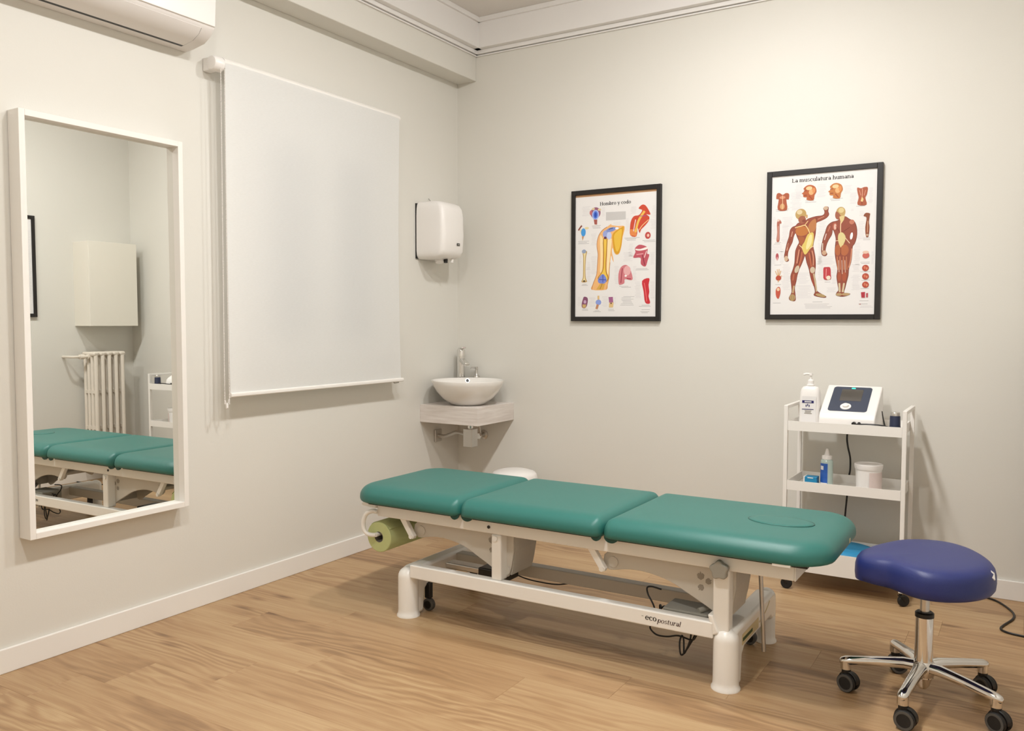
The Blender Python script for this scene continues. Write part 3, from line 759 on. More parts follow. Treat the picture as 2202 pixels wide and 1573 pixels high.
# clamp knob, crank rod, control box
kp = []
for k in range(60):
    a = 2 * math.pi * k / 60; rr = 0.030 + 0.0035 * math.cos(5 * a)
    kp.append((2.208 + rr * math.cos(a + 0.4), 0.417 + rr * math.sin(a + 0.4)))
MB().prism(kp, 'y', ty0 - 0.030, ty0 - 0.006).build('clamp_knob', 'midgrey', t, bevel=0.004, smooth=50)
MB().cyl((2.208, ty0 - 0.006, 0.417), (2.208, ty0, 0.417), 0.012).build('knob_stem', 'midgrey', t)
MB().cyl((2.284, -1.40, 0.414), (2.303, -1.40, 0.085), 0.0075, 0.0075, 16).build('face_support_rod', 'steel', t)
cb = MB().box(1.985, 2.150, -1.560, -1.44, 0.176, 0.234).build('control_box', 'midgrey', t, bevel=0.005, smooth=0)
MB().cyl((2.115, -1.55, 0.240), (2.165, -1.49, 0.258), 0.010).build('lever', 'midgrey', cb)
MB().box(0.93, 1.20, -1.42, -1.36, 0.176, 0.20).build('actuator', 'steel', t, bevel=0.004, smooth=0)
MB().box(1.12, 1.25, -1.45, -1.33, 0.165, 0.215).build('actuator_motor', 'black', t, bevel=0.006, smooth=0)
for pth in ([(1.956, 0.276), (1.917, 0.278), (1.898, 0.270), (1.904, 0.247), (1.921, 0.227), (1.934, 0.203), (1.936, 0.160), (1.915, 0.132), (1.918, 0.114), (1.940, 0.101), (1.981, 0.105), (2.025, 0.119), (2.078, 0.115), (2.094, 0.140)],
            [(1.985, 0.217), (1.965, 0.213), (1.950, 0.200), (1.950, 0.215), (1.957, 0.217), (1.963, 0.200), (1.99, 0.192)],
            [(2.094, 0.176), (2.090, 0.150), (2.076, 0.115), (2.058, 0.080), (2.044, 0.056), (2.036, 0.054), (2.031, 0.075), (2.029, 0.100), (2.034, 0.118), (2.040, 0.105), (2.043, 0.080), (2.046, 0.060), (2.052, 0.066), (2.064, 0.095), (2.070, 0.130), (2.064, 0.176)],
            [(1.90, 0.184), (1.95, 0.188), (1.985, 0.192)]):
    MB().tube(cr([(x, -1.50 + 0.008 * math.sin(i * 0.9), z) for i, (x, z) in enumerate(pth)], 6), 0.0032, 8).build('cable', 'black', t)
MB().tube(cr([(1.15, -1.20, 0.128), (1.205, -1.20, 0.116), (1.276, -1.20, 0.112), (1.368, -1.20, 0.116), (1.48, -1.22, 0.15)], 6), 0.003, 8).build('cable', 'black', t)
# paper-roll holder
MB().tube(cr([(0.705, -1.606, 0.432), (0.684, -1.612, 0.434), (0.656, -1.618, 0.420), (0.642, -1.622, 0.388), (0.645, -1.622, 0.352), (0.662, -1.618, 0.333), (0.690, -1.605, 0.329), (0.692, -1.56, 0.329), (0.692, -1.20, 0.329)], 8), 0.0095, 12).build('roll_holder', 'frame_steel', t)
MB().tube([(0.692, -1.20, 0.329), (0.692, -1.19, 0.34), (0.715, -1.19, 0.413)], 0.008, 8).build('roll_holder_arm', 'frame_steel', t)
# the paper roll
t2 = thing('paper_roll', 'roll of light green couch paper hung under the foot end', 'paper roll', (0.700, -1.585, 0.318))
rc, rz, rr = 0.700, 0.318, 0.066
n = 48
def circ(r, y): return [(rc + r * math.cos(2 * math.pi * k / n), y, rz + r * math.sin(2 * math.pi * k / n)) for k in range(n)]
MB().rings([circ(0.0235, -1.590), circ(rr - 0.003, -1.590), circ(rr, -1.587), circ(rr, -1.23), circ(0.0235, -1.23), circ(0.0235, -1.590)], False, False).build('paper', 'roll', t2, smooth=40, merge=True)
MB().rings([circ(0.0230, -1.591), circ(0.0230, -1.229), circ(0.0215, -1.229), circ(0.0215, -1.591), circ(0.0230, -1.591)], False, False).build('core_tube', 'card', t2, smooth=40, merge=True)
b = MB(); seg = 10
rg = []
for k in range(seg + 1):
    a = R(130 - 95 * k / seg); q = 0.0008 + 0.003 * (k / seg) ** 3
    rg.append([(rc + (rr + d_) * math.cos(a), y, rz + (rr + d_) * math.sin(a)) for d_, y in ((q, -1.588), (q + .0006, -1.588), (q + .0006, -1.232), (q, -1.232))])
MB().rings(rg).build('loose_sheet', 'roll', t2, smooth=40)

# ------------------------------------------------------------------ rolling stool
SX, SY = 2.805, -1.335
t = thing('rolling_stool', 'blue padded stool with chrome five-star base on casters', 'stool', (SX, SY, 0.0))
outl = [(2.594, -1.375), (2.598, -1.315), (2.630, -1.235), (2.685, -1.155), (2.750, -1.105), (2.820, -1.085), (2.885, -1.104), (2.945, -1.165), (2.988, -1.255), (3.008, -1.345), (2.994, -1.430), (2.945, -1.505), (2.880, -1.550), (2.815, -1.556), (2.762, -1.528), (2.712, -1.488), (2.655, -1.468), (2.610, -1.435)]
ol = [Vector((p.x, p.y)) for p in cr([(x, y, 0) for x, y in outl], 5, True)]
cc = Vector((2.815, -1.33))
rg = []
for ins, z in ((0.060, 0.398), (0.024, 0.398), (0.009, 0.402), (0.002, 0.412), (0.0, 0.430), (0.001, 0.455), (0.005, 0.471), (0.013, 0.482), (0.026, 0.4885), (0.048, 0.4925), (0.09, 0.4945), (0.15, 0.4955)):
    ring = []
    for p in ol:
        d_ = p - cc; L_ = d_.length
        q = cc + d_ * max(0.08, (L_ - ins * (0.75 + 0.25 * L_ / 0.22)) / L_)
        dip = 0.010 * max(0, min(1, (2.72 - q.x) / 0.12)) if z > 0.41 else 0
        ring.append((q.x, q.y, z - dip))
    rg.append(ring)
seat = MB().rings(rg).build('seat', 'blue', t, smooth=60)
pv = Vector((2.995, -1.40, 0.467))
tg = MB()
e1 = Vector((0.25, -0.75, -0.55)).normalized(); nn = Vector((0.80, -0.30, 0.50)).normalized(); e1 = (e1 - nn * e1.dot(nn)).normalized(); e2 = nn.cross(e1)
tg.rings([[pv + nn * h + e1 * a * 0.013 + e2 * c * 0.008 for a, c in ((-1, -1), (1, -1), (1, 1), (-1, 1))] for h in (-0.004, 0.004)])
tg.build('care_tag', 'white', seat, smooth=0)
MB().cyl((SX, SY, 0.384), (SX, SY, 0.3978), 0.075).build('seat_plate', 'black', t)
MB().cyl((SX, SY, 0.27), (SX, SY, 0.386), 0.0145, seg=28).build('piston', 'satin', t)
MB().lathe([(0, 0.284), (0.029, 0.284), (0.029, 0.297), (0.024, 0.301), (0, 0.301)], SX, SY, 32).build('collar', 'black', t, smooth=40)
MB().lathe([(0, 0.085), (0.032, 0.085), (0.028, 0.13), (0.028, 0.2835), (0, 0.2835)], SX, SY, 36).build('column', 'chrome', t, smooth=50)
MB().lathe([(0, 0.045), (0.012, 0.045), (0.020, 0.055), (0.030, 0.085), (0.038, 0.100), (0.038, 0.125), (0.030, 0.138), (0, 0.135)], SX, SY, 36).build('hub', 'chrome', t, smooth=60)
proto = None
for k in range(5):
    a = R(46 + 72 * k); dv = Vector((math.cos(a), math.sin(a), 0)); sv = Vector((-math.sin(a), math.cos(a), 0))
    rad = 0.236
    rg = []
    for s_, w, h, z in ((0.010, 0.022, 0.019, 0.118), (0.06, 0.0205, 0.018, 0.121), (0.14, 0.0185, 0.016, 0.114), (0.215, 0.0175, 0.0150, 0.105), (0.238, 0.0175, 0.0150, 0.102), (0.252, 0.0125, 0.0110, 0.100), (0.257, 0.006, 0.006, 0.099)):
        rg.append([Vector((SX, SY, z)) + dv * s_ + sv * w * math.cos(2 * math.pi * q / 16) + Vector((0, 0, h * math.sin(2 * math.pi * q / 16))) for q in range(16)])
    b = MB().rings(rg)
    b.cyl(Vector((SX, SY, 0.074)) + dv * rad, Vector((SX, SY, 0.102)) + dv * rad, 0.0172, seg=20)
    b.build('base_arm', 'chrome', t, smooth=50)
    pos = Vector((SX, SY, 0)) + dv * rad
    if proto is None:
        c0 = pos
        b = MB()
        hs = [(0.034 * math.cos(R(q)), 0.033 + 0.036 * math.sin(R(q))) for q in range(-10, 200, 15)]
        b = MB().prism([(x - 0.010, z) for x, z in hs] + [(-0.040, 0.030)], 'y', -0.008, 0.008)
        b.cyl((-0.002, 0, 0.03), (-0.002, 0, 0.0738), 0.015)
        b.v = [v + c0 for v in b.v]
        h = b.build('caster', 'black', t, origin=c0, bevel=0.002)
        for sd in (-1, 1):
            wv = MB().cyl((-0.010, sd * 0.0085, 0.0315), (-0.010, sd * 0.0225, 0.0315), 0.0315, seg=28)
            wv.v = [v + c0 for v in wv.v]
            wv.build('wheel', 'rubber', h, bevel=0.003)
            wv = MB().rings([[Vector((-0.010 + r_ * math.cos(2 * math.pi * q / 28), sd * y_, 0.0315 + r_ * math.sin(2 * math.pi * q / 28))) for q in range(28)] for r_, y_ in ((0.0290, 0.0222), (0.0290, 0.0238), (0.0215, 0.0238), (0.0215, 0.0222))], False, False)
            wv.v = [v + c0 for v in wv.v]
            wv.build('wheel_rim', 'tyre', h)
        proto = h
        h.rotation_euler = (0, 0, R(150))
    else:
        dup(proto, t, pos, R((150, 205, 160, 170, 150)[k]))

# ------------------------------------------------------------------ trolley
t = thing('shelf_trolley', 'white steel three-tier trolley on black casters by the back wall', 'trolley', (2.369, -0.22, 0.0))
TX0, TX1, TY0, TY1 = 2.108, 2.630, -0.370, -0.072
for xs in (TX0, TX1 - 0.018):
    b = MB()
    b.box(xs, xs + 0.018, TY0, TY0 + 0.018, 0.060, 0.862).box(xs, xs + 0.018, TY1 - 0.018, TY1, 0.060, 0.862)
    b.box(xs, xs + 0.018, TY0 + 0.018, TY1 - 0.018, 0.846, 0.862)
    b.build('side_frame', 'white', t, smooth=0, bevel=0.002)
def tray(z0, z1):
    x0, x1, y0, y1, w = TX0 + 0.0185, TX1 - 0.0185, TY0 + 0.002, TY1 - 0.002, 0.004
    b = MB().box(x0, x1, y0, y1, z0, z0 + 0.005)
    b.box(x0, x1, y0, y0 + w, z0 + 0.005, z1).box(x0, x1, y1 - w, y1, z0 + 0.005, z1).box(x0, x0 + w, y0 + w, y1 - w, z0 + 0.005, z1).box(x1 - w, x1, y0 + w, y1 - w, z0 + 0.005, z1)
    return b.build('tray', 'white', t, smooth=0)
tray(0.746, 0.790); tray(0.468, 0.512); tray(0.092, 0.192)
first = None
for (xc, yc, rz) in ((TX0 + 0.009, TY0 + 0.009, 0), (TX1 - 0.009, TY0 + 0.009, 40), (TX1 - 0.009, TY1 - 0.009, 20), (TX0 + 0.009, TY1 - 0.009, 10)):
    c0 = Vector((xc, yc, 0))
    if first is None:
        b = MB().cyl((0, 0, 0.050), (0, 0, 0.0598), 0.006).prism([(-0.010, 0.050), (0.010, 0.050), (0.020, 0.030), (0.014, 0.022), (-0.002, 0.040)], 'y', -0.012, 0.012)
        b.v = [v + c0 for v in b.v]
        first = b.build('caster', 'black', t, origin=c0, bevel=0.002)
        w = MB().cyl((0.014, -0.009, 0.0255), (0.014, 0.009, 0.0255), 0.0255, seg=28); w.v = [v + c0 for v in w.v]
        w.build('wheel', 'rubber', first, bevel=0.004)
    else:
        dup(first, t, c0, R(rz))

# things on the trolley
TZ = 0.7512
t = thing('pump_bottle', 'white hand lotion pump bottle on the trolley top', 'bottle', (2.200, -0.25, TZ))
rg = []
for z, hx, hy, r_ in ((0, 0.044, 0.028, 0.012), (0.004, 0.047, 0.031, 0.016), (0.02, 0.0475, 0.032, 0.018), (0.11, 0.0465, 0.031, 0.018), (0.160, 0.044, 0.029, 0.018), (0.182, 0.040, 0.026, 0.02), (0.192, 0.033, 0.022, 0.019), (0.196, 0.020, 0.016, 0.0155)):
    rg.append([(x, y, TZ + z) for x, y in rrect(2.200 - hx, 2.200 + hx, -0.25 - hy, -0.25 + hy, r_, 5)])
bt = MB().rings(rg).build('body', 'plastic', t, smooth=60)
MB().lathe([(0, 0.196), (0.015, 0.196), (0.018, 0.199), (0.018, 0.203), (0.0145, 0.206), (0.0135, 0.222), (0.006, 0.228), (0.0045, 0.245), (0, 0.245)], 2.200, -0.25, 28, Matrix.Translation((0, 0, TZ))).build('pump_collar', 'plastic', t, smooth=40)
b = MB().cyl((2.200, -0.25, TZ + 0.245), (2.200, -0.25, TZ + 0.256), 0.009).tube([(2.205, -0.25, TZ + 0.252), (2.180, -0.258, TZ + 0.253), (2.170, -0.262, TZ + 0.249)], 0.005, 8)
b.build('nozzle', 'plastic', t)
def lab(z0, z1, x0, x1, m, nm, e=0.0012):
    return MB().box(x0, x1, -0.2825 - e, -0.2819 - e * 0.2, TZ + z0, TZ + z1).build(nm, m, bt, smooth=0)
lab(0.020, 0.150, 2.168, 2.233, 'paper', 'label_panel', 0.0002)
lab(0.118, 0.130, 2.170, 2.222, 'inknavy', 'label_band')
lab(0.1215, 0.1265, 2.181, 2.212, 'paper', 'label_word', 0.0018)
for k, (x0, x1, z0) in enumerate(((2.186, 2.190, 0.100), (2.193, 2.197, 0.104), (2.200, 2.204, 0.100), (2.170, 2.222, 0.087), (2.182, 2.212, 0.080), (2.184, 2.210, 0.074), (2.180, 2.214, 0.068))):
    lab(z0, z0 + (0.010 if k < 3 else 0.003), x0, x1, 'inknavy' if k < 4 else 'leaf', 'label_line')
lab(0.004, 0.008, 2.208, 2.222, 'black', 'label_mark')

t = thing('therapy_device', 'white ultrasound therapy unit with dark control panel on the trolley', 'medical device', (2.37, -0.21, TZ))
dx0, dx1 = 2.252, 2.494
sec = [(-0.318, TZ), (-0.318, 0.800), (-0.312, 0.820), (-0.300, 0.832), (-0.108, 0.944), (-0.098, 0.946), (-0.088, 0.940), (-0.086, 0.930), (-0.086, TZ)]
dev = MB().prism(sec, 'x', dx0, dx1).build('housing', 'plastic', t, bevel=0.007, bseg=3, smooth=50)
P0, P1 = Vector((0, -0.3055, 0.8292)), Vector((0, -0.103, 0.9470))
sl = (P1 - P0); nrm = Vector((0, -sl.z, sl.y)).normalized()
def sp(u, v, h): return Vector((dx0 + u * (dx1 - dx0), 0, 0)) + P0 + sl * v + nrm * (h - 0.0015)
def plate(u0, u1, v0, v1, r_, h0, h1, m, nm, par):
    w, l = dx1 - dx0, sl.length
    pts = [(x / w, y / l) for x, y in rrect(u0 * w, u1 * w, v0 * l, v1 * l, r_, 5)]
    return MB().rings([[sp(u, v, h) for u, v in pts] for h in (h0, h1)]).build(nm, m, par, smooth=0)
pn = plate(0.13, 0.83, 0.09, 0.93, 0.014, 0.0, 0.0028, 'navy', 'control_panel', dev)
plate(0.29, 0.68, 0.44, 0.84, 0.002, 0.0028, 0.0034, 'screen', 'screen', dev)
plate(0.455, 0.525, 0.865, 0.895, 0.002, 0.0028, 0.0040, 'led', 'indicator', dev)
Md = Matrix.Translation(sp(0.44, 0.24, 0.0028)) @ nrm.to_track_quat('Z', 'Y').to_matrix().to_4x4()
MB().lathe([(0, 0), (0.024, 0), (0.0235, 0.003), (0.014, 0.0035), (0.0135, 0.011), (0.012, 0.0125), (0, 0.0128)], 0, 0, 36, Md).build('dial', 'plastic', dev, smooth=40)
MB().cyl((2.407, -0.3175, 0.790), (2.407, -0.338, 0.790), 0.0085).build('plug', 'black', dev)
MB().cyl((2.428, -0.3175, 0.790), (2.428, -0.3205, 0.790), 0.0075).build('socket', 'black', dev)
t = thing('ultrasound_applicator', 'dark blue ultrasound applicator with silver head on the trolley top', 'applicator', (2.577, -0.325, TZ))
MB().lathe([(0, TZ), (0.028, TZ), (0.027, 0.775), (0.0225, 0.790), (0.0215, 0.832), (0.020, 0.836), (0, 0.836)], 2.577, -0.325, 32).build('grip', 'dkblue', t, smooth=40)
MB().lathe([(0, 0.836), (0.0195, 0.836), (0.0195, 0.850), (0.018, 0.852), (0, 0.852)], 2.577, -0.325, 32).build('head', 'satin', t, smooth=40)
MB().tube(cr([(2.407, -0.338, 0.790), (2.425, -0.346, 0.7905), (2.47, -0.350, 0.7935), (2.52, -0.350, 0.7925), (2.556, -0.346, 0.785), (2.572, -0.340, 0.776)], 6), 0.0032, 8).build('cable', 'black', t)
MB().tube(cr([(2.506, -0.20, 0.840), (2.516, -0.235, 0.812), (2.532, -0.28, 0.775), (2.545, -0.305, 0.760)], 6), [0.002 + 0.003 * k / 18 for k in range(19)], 8).build('cable', 'black', t)

MZT = 0.4732
t = thing('tape_carton', 'small blue and white carton on the trolley middle tray', 'carton', (2.217, -0.27, MZT))
MB().box(2.192, 2.246, -0.302, -0.247, MZT, MZT + 0.052).build('box', 'teal', t, bevel=0.002, smooth=0)
MB().box(2.186, 2.1918, -0.301, -0.247, MZT, MZT + 0.052).build('end_panel', 'white', t, bevel=0.001, smooth=0)
MB().box(2.205, 2.230, -0.3032, -0.3022, MZT + 0.046, MZT + 0.050).build('tab', 'white', t, smooth=0)
t = thing('gel_bottle', 'clear ultrasound gel bottle with blue label and white cone cap', 'bottle', (2.282, -0.26, MZT))
bb = MB().lathe([(0, MZT), (0.026, MZT), (0.0275, MZT + 0.004), (0.0275, MZT + 0.122), (0.025, MZT + 0.132), (0.02, MZT + 0.136), (0, MZT + 0.136)], 2.282, -0.26, 36).build('body', 'gel', t, smooth=40)
MB().lathe([(0, MZT + 0.1362), (0.0225, MZT + 0.1362), (0.0225, MZT + 0.152), (0.012, MZT + 0.155), (0.0045, MZT + 0.184), (0, MZT + 0.185)], 2.282, -0.26, 32).build('cap', 'plastic', t, smooth=40)
MB().arc_strip(2.282, -0.26, 0.0276, 190, 288, MZT + 0.006, MZT + 0.118).build('label', 'gelblue', t)
MB().arc_strip(2.282, -0.26, 0.0283, 215, 250, MZT + 0.088, MZT + 0.106).build('label_mark', 'paper', t)
MB().arc_strip(2.282, -0.26, 0.0283, 200, 284, MZT + 0.008, MZT + 0.028).build('label_mark', 'paper', t)
t = thing('cream_tub', 'white lidded plastic tub with pale pink label on the middle tray', 'tub', (2.463, -0.255, MZT))
MB().lathe([(0, MZT), (0.051, MZT), (0.052, MZT + 0.003), (0.056, MZT + 0.106), (0, MZT + 0.106)], 2.463, -0.255, 44).build('body', 'plastic', t, smooth=40)
MB().lathe([(0, MZT + 0.1062), (0.0585, MZT + 0.1062), (0.061, MZT + 0.118), (0.061, MZT + 0.128), (0.057, MZT + 0.130), (0.055, MZT + 0.126), (0, MZT + 0.126)], 2.463, -0.255, 44).build('lid', 'plastic', t, smooth=40)
MB().arc_strip(2.463, -0.255, 0.0555, -78, 0, MZT + 0.006, MZT + 0.096, t=0.0012).build('label', 'pinklabel', t)
t = thing('blue_cushion', 'round blue foam pad lying in the trolley bottom tray', 'pad', (2.37, -0.222, 0.0972))
MB().lathe([(0, 0.0972), (0.12, 0.0972), (0.132, 0.11), (0.134, 0.17), (0.128, 0.190), (0.10, 0.199), (0, 0.202)], 2.37, -0.222, 44).build('pad', 'cyan', t, smooth=60)

# power cord of the therapy unit: hangs behind the trolley and runs over the floor
pc = MB().tube(cr([(2.372, -0.0855, 0.82), (2.364, -0.066, 0.815), (2.345, -0.055, 0.78), (2.332, -0.05, 0.70), (2.336, -0.05, 0.648), (2.348, -0.05, 0.592), (2.349, -0.05, 0.535), (2.343, -0.05, 0.49), (2.337, -0.05, 0.398), (2.332, -0.05, 0.329), (2.331, -0.05, 0.283), (2.342, -0.05, 0.239), (2.36, -0.05, 0.12), (2.40, -0.05, 0.03), (2.47, -0.045, 0.0052), (2.64, -0.062, 0.0046), (2.79, -0.05, 0.0046), (2.90, -0.032, 0.0046), (2.965, -0.055, 0.0046), (3.01, -0.12, 0.0046), (3.046, -0.215, 0.0046), (3.045, -0.30, 0.0046), (3.015, -0.40, 0.0046), (3.006, -0.455, 0.0046), (3.03, -0.488, 0.0046), (3.09, -0.503, 0.0046), (3.2, -0.515, 0.0046), (3.31, -0.53, 0.0046)], 8), 0.0045, 8).build('power_cord', 'black', origin=(2.372, -0.0855, 0.82))
tag(pc, 'black power cord hanging behind the trolley and snaking over the floor', 'cord')

# ------------------------------------------------------------------ right wall, seen in the mirror
t = thing('wall_cabinet', 'cream wall cabinet high on the right wall, seen in the mirror', 'cabinet', (XR, -0.295, 1.222))
MB().box(XR - 0.185, XR, -0.498, -0.092, 1.222, 1.872).build('body', 'cream', t, smooth=0, bevel=0.001)
MB().box(XR - 0.203, XR - 0.186, -0.499, -0.091, 1.221, 1.873).build('door', 'cream', t, smooth=0, bevel=0.002)
t = thing('radiator', 'white column radiator on the right wall, seen in the mirror', 'radiator', (XR - 0.10, -0.31, 0.15))
sec0 = None
for k in range(5):
    yk = -0.458 + 0.056 * k
    if sec0 is None:
        b = MB(); xs = [XR - 0.195 + 0.044 * q for q in range(4)]
        for xx in xs: b.tube([(xx, yk, 0.16), (xx, yk, 1.005)], 0.0150, 12)
        for z in (0.16, 0.43, 0.71, 1.005):
            b.rings([[(x, y + yk, z + dz) for x, y in rrect(xs[0] - 0.016 + abs(i) * 0.004, xs[-1] + 0.016 - abs(i) * 0.004, -0.022 + abs(i) * 0.003, 0.022 - abs(i) * 0.003, 0.012, 3)] for i, dz in ((-2, -0.016), (0, -0.006), (0, 0.008), (2, 0.016))] if z in (0.16, 1.005) else
                    [[(x, y + yk, z + dz) for x, y in rrect(xs[0], xs[-1], -0.012, 0.012, 0.004, 2)] for dz in (-0.012, 0.012)])
        b.cyl((xs[1] + 0.02, yk - 0.028, 0.985), (xs[1] + 0.02, yk + 0.028, 0.985), 0.02).cyl((xs[1] + 0.02, yk - 0.028, 0.18), (xs[1] + 0.02, yk + 0.028, 0.18), 0.02)
        sec0 = b.build('section', 'radiator', t, origin=(XR - 0.13, yk, 0.575), bevel=0, smooth=45)
    else:
        c = sec0.copy(); COL.objects.link(c); c.parent = t; c.location = sec0.location + Vector((0, 0.056 * k, 0)); WLOC[c.name] = Vector((0, 0, 0))
MB().tube([(XR - 0.13, -0.486, 0.985), (XR - 0.13, -0.555, 0.985)], 0.013, 12).cyl((XR - 0.13, -0.515, 0.985), (XR - 0.13, -0.548, 0.985), 0.019).build('valve', 'radiator', t)
MB().tube(cr([(XR - 0.13, -0.555, 0.985), (XR - 0.125, -0.588, 0.985), (XR - 0.10, -0.603, 0.985), (XR - 0.001, -0.603, 0.985)], 5), 0.010, 10).build('pipe', 'radiator', t)

# ------------------------------------------------------------------ posters
def ink_mesh(name, data, parent, to3d):
    """flat printed shapes: 0 polygon, 1 stroke, 2 ellipse, 3 rows of tiny text; units 0.1 mm"""
    b = MB(); cols = []
    rnd = random.Random(7)
    lift = 0.00030
    def face(pts, c, h):
        b.add([to3d(x * 1e-4, z * 1e-4, h) for x, z in pts], [list(range(len(pts)))]); cols.append(lin(c))
    for rec in data:
        k, q, f = rec[0], float(rec[4]), rec[5:]
        c = (rec[1] << 16) + (rec[2] << 8) + rec[3]
        pts = list(zip(f[0::2], f[1::2]))
        if k == 3:
            (x0, z1), (x1, z0) = pts; z = z1
            while z > z0:
                a = x0 + rnd.uniform(0, 0.25) * (x1 - x0); e = x1 - rnd.uniform(0, 0.25) * (x1 - x0)
                face([(a, z), (e, z), (e, z - 17), (a, z - 17)], c, 0.0002)
                z -= rnd.uniform(55, 75)
            continue
        lift += 0.000012
        if k == 0:
            s = [(v.x, v.y) for v in cr([(x, z, 0) for x, z in pts], 3, True)] if len(pts) > 4 else pts
            face(s, c, lift)
        elif k == 2:
            (cx, cz), (rx, rz) = pts; ca, sa = math.cos(R(q)), math.sin(R(q))
            face([(cx + rx * math.cos(u) * ca - rz * math.sin(u) * sa, cz + rx * math.cos(u) * sa + rz * math.sin(u) * ca) for u in [2 * math.pi * i / 20 for i in range(20)]], c, lift)
        elif k == 1:
            s = cr([(x, z, 0) for x, z in pts], 3); n = len(s)
            Lp, Rp = [], []
            for i, p in enumerate(s):
                d_ = (s[min(i + 1, n - 1)] - s[max(i - 1, 0)]).normalized(); nv = Vector((-d_.y, d_.x, 0)) * q / 2
                Lp.append(p + nv); Rp.append(p - nv)
            for i in range(n - 1):
                face([(v.x, v.y) for v in (Lp[i], Lp[i + 1], Rp[i + 1], Rp[i])], c, lift)
    o = b.build(name, 'ink', parent, smooth=0)
    me = o.data
    at = me.color_attributes.new('ink', 'FLOAT_COLOR', 'CORNER')
    flat = []
    for p in me.polygons: flat += list(cols[p.index]) * p.loop_total
    at.data.foreach_set('color', flat)
    return o

def poster(label, x0, z0, w, h, art, title, tx, tz, tw, sheet_top):
    fwid, dep = 0.0255, 0.022
    t = thing('framed_poster', label, 'poster', (x0 + w / 2, 0.0, z0), 'anatomy charts on the walls')
    b = MB()
    b.box(x0, x0 + fwid, -dep, -0.0005, z0, z0 + h).box(x0 + w - fwid, x0 + w, -dep, -0.0005, z0, z0 + h)
    b.box(x0 + fwid, x0 + w - fwid, -dep, -0.0005, z0, z0 + fwid).box(x0 + fwid, x0 + w - fwid, -dep, -0.0005, z0 + h - fwid, z0 + h)
    b.build('frame', 'blackwood', t, smooth=0, bevel=0.0015)
    MB().box(x0 + fwid, x0 + w - fwid, -0.013, -0.001, z0 + fwid, z0 + h - fwid).build('backing_board', 'board', t, smooth=0)
    sh = MB().box(x0 + fwid, x0 + w - fwid, -0.0142, -0.0132, z0 + fwid - 0.0003, z0 + sheet_top).build('sheet', 'paper', t, smooth=0)
    to3 = lambda x, z, l: Vector((x0 + x, -0.0142 - l, z0 + z))
    ink_mesh('print', art, sh, to3)
    lettering('title', title, 'ink_black', sh, (x0 + tx, -0.0142, z0 + tz), (1, 0, 0), (0, 0, 1), (0, -1, 0), tw, 0.13, 0.26, lift=0.0006)
    return t
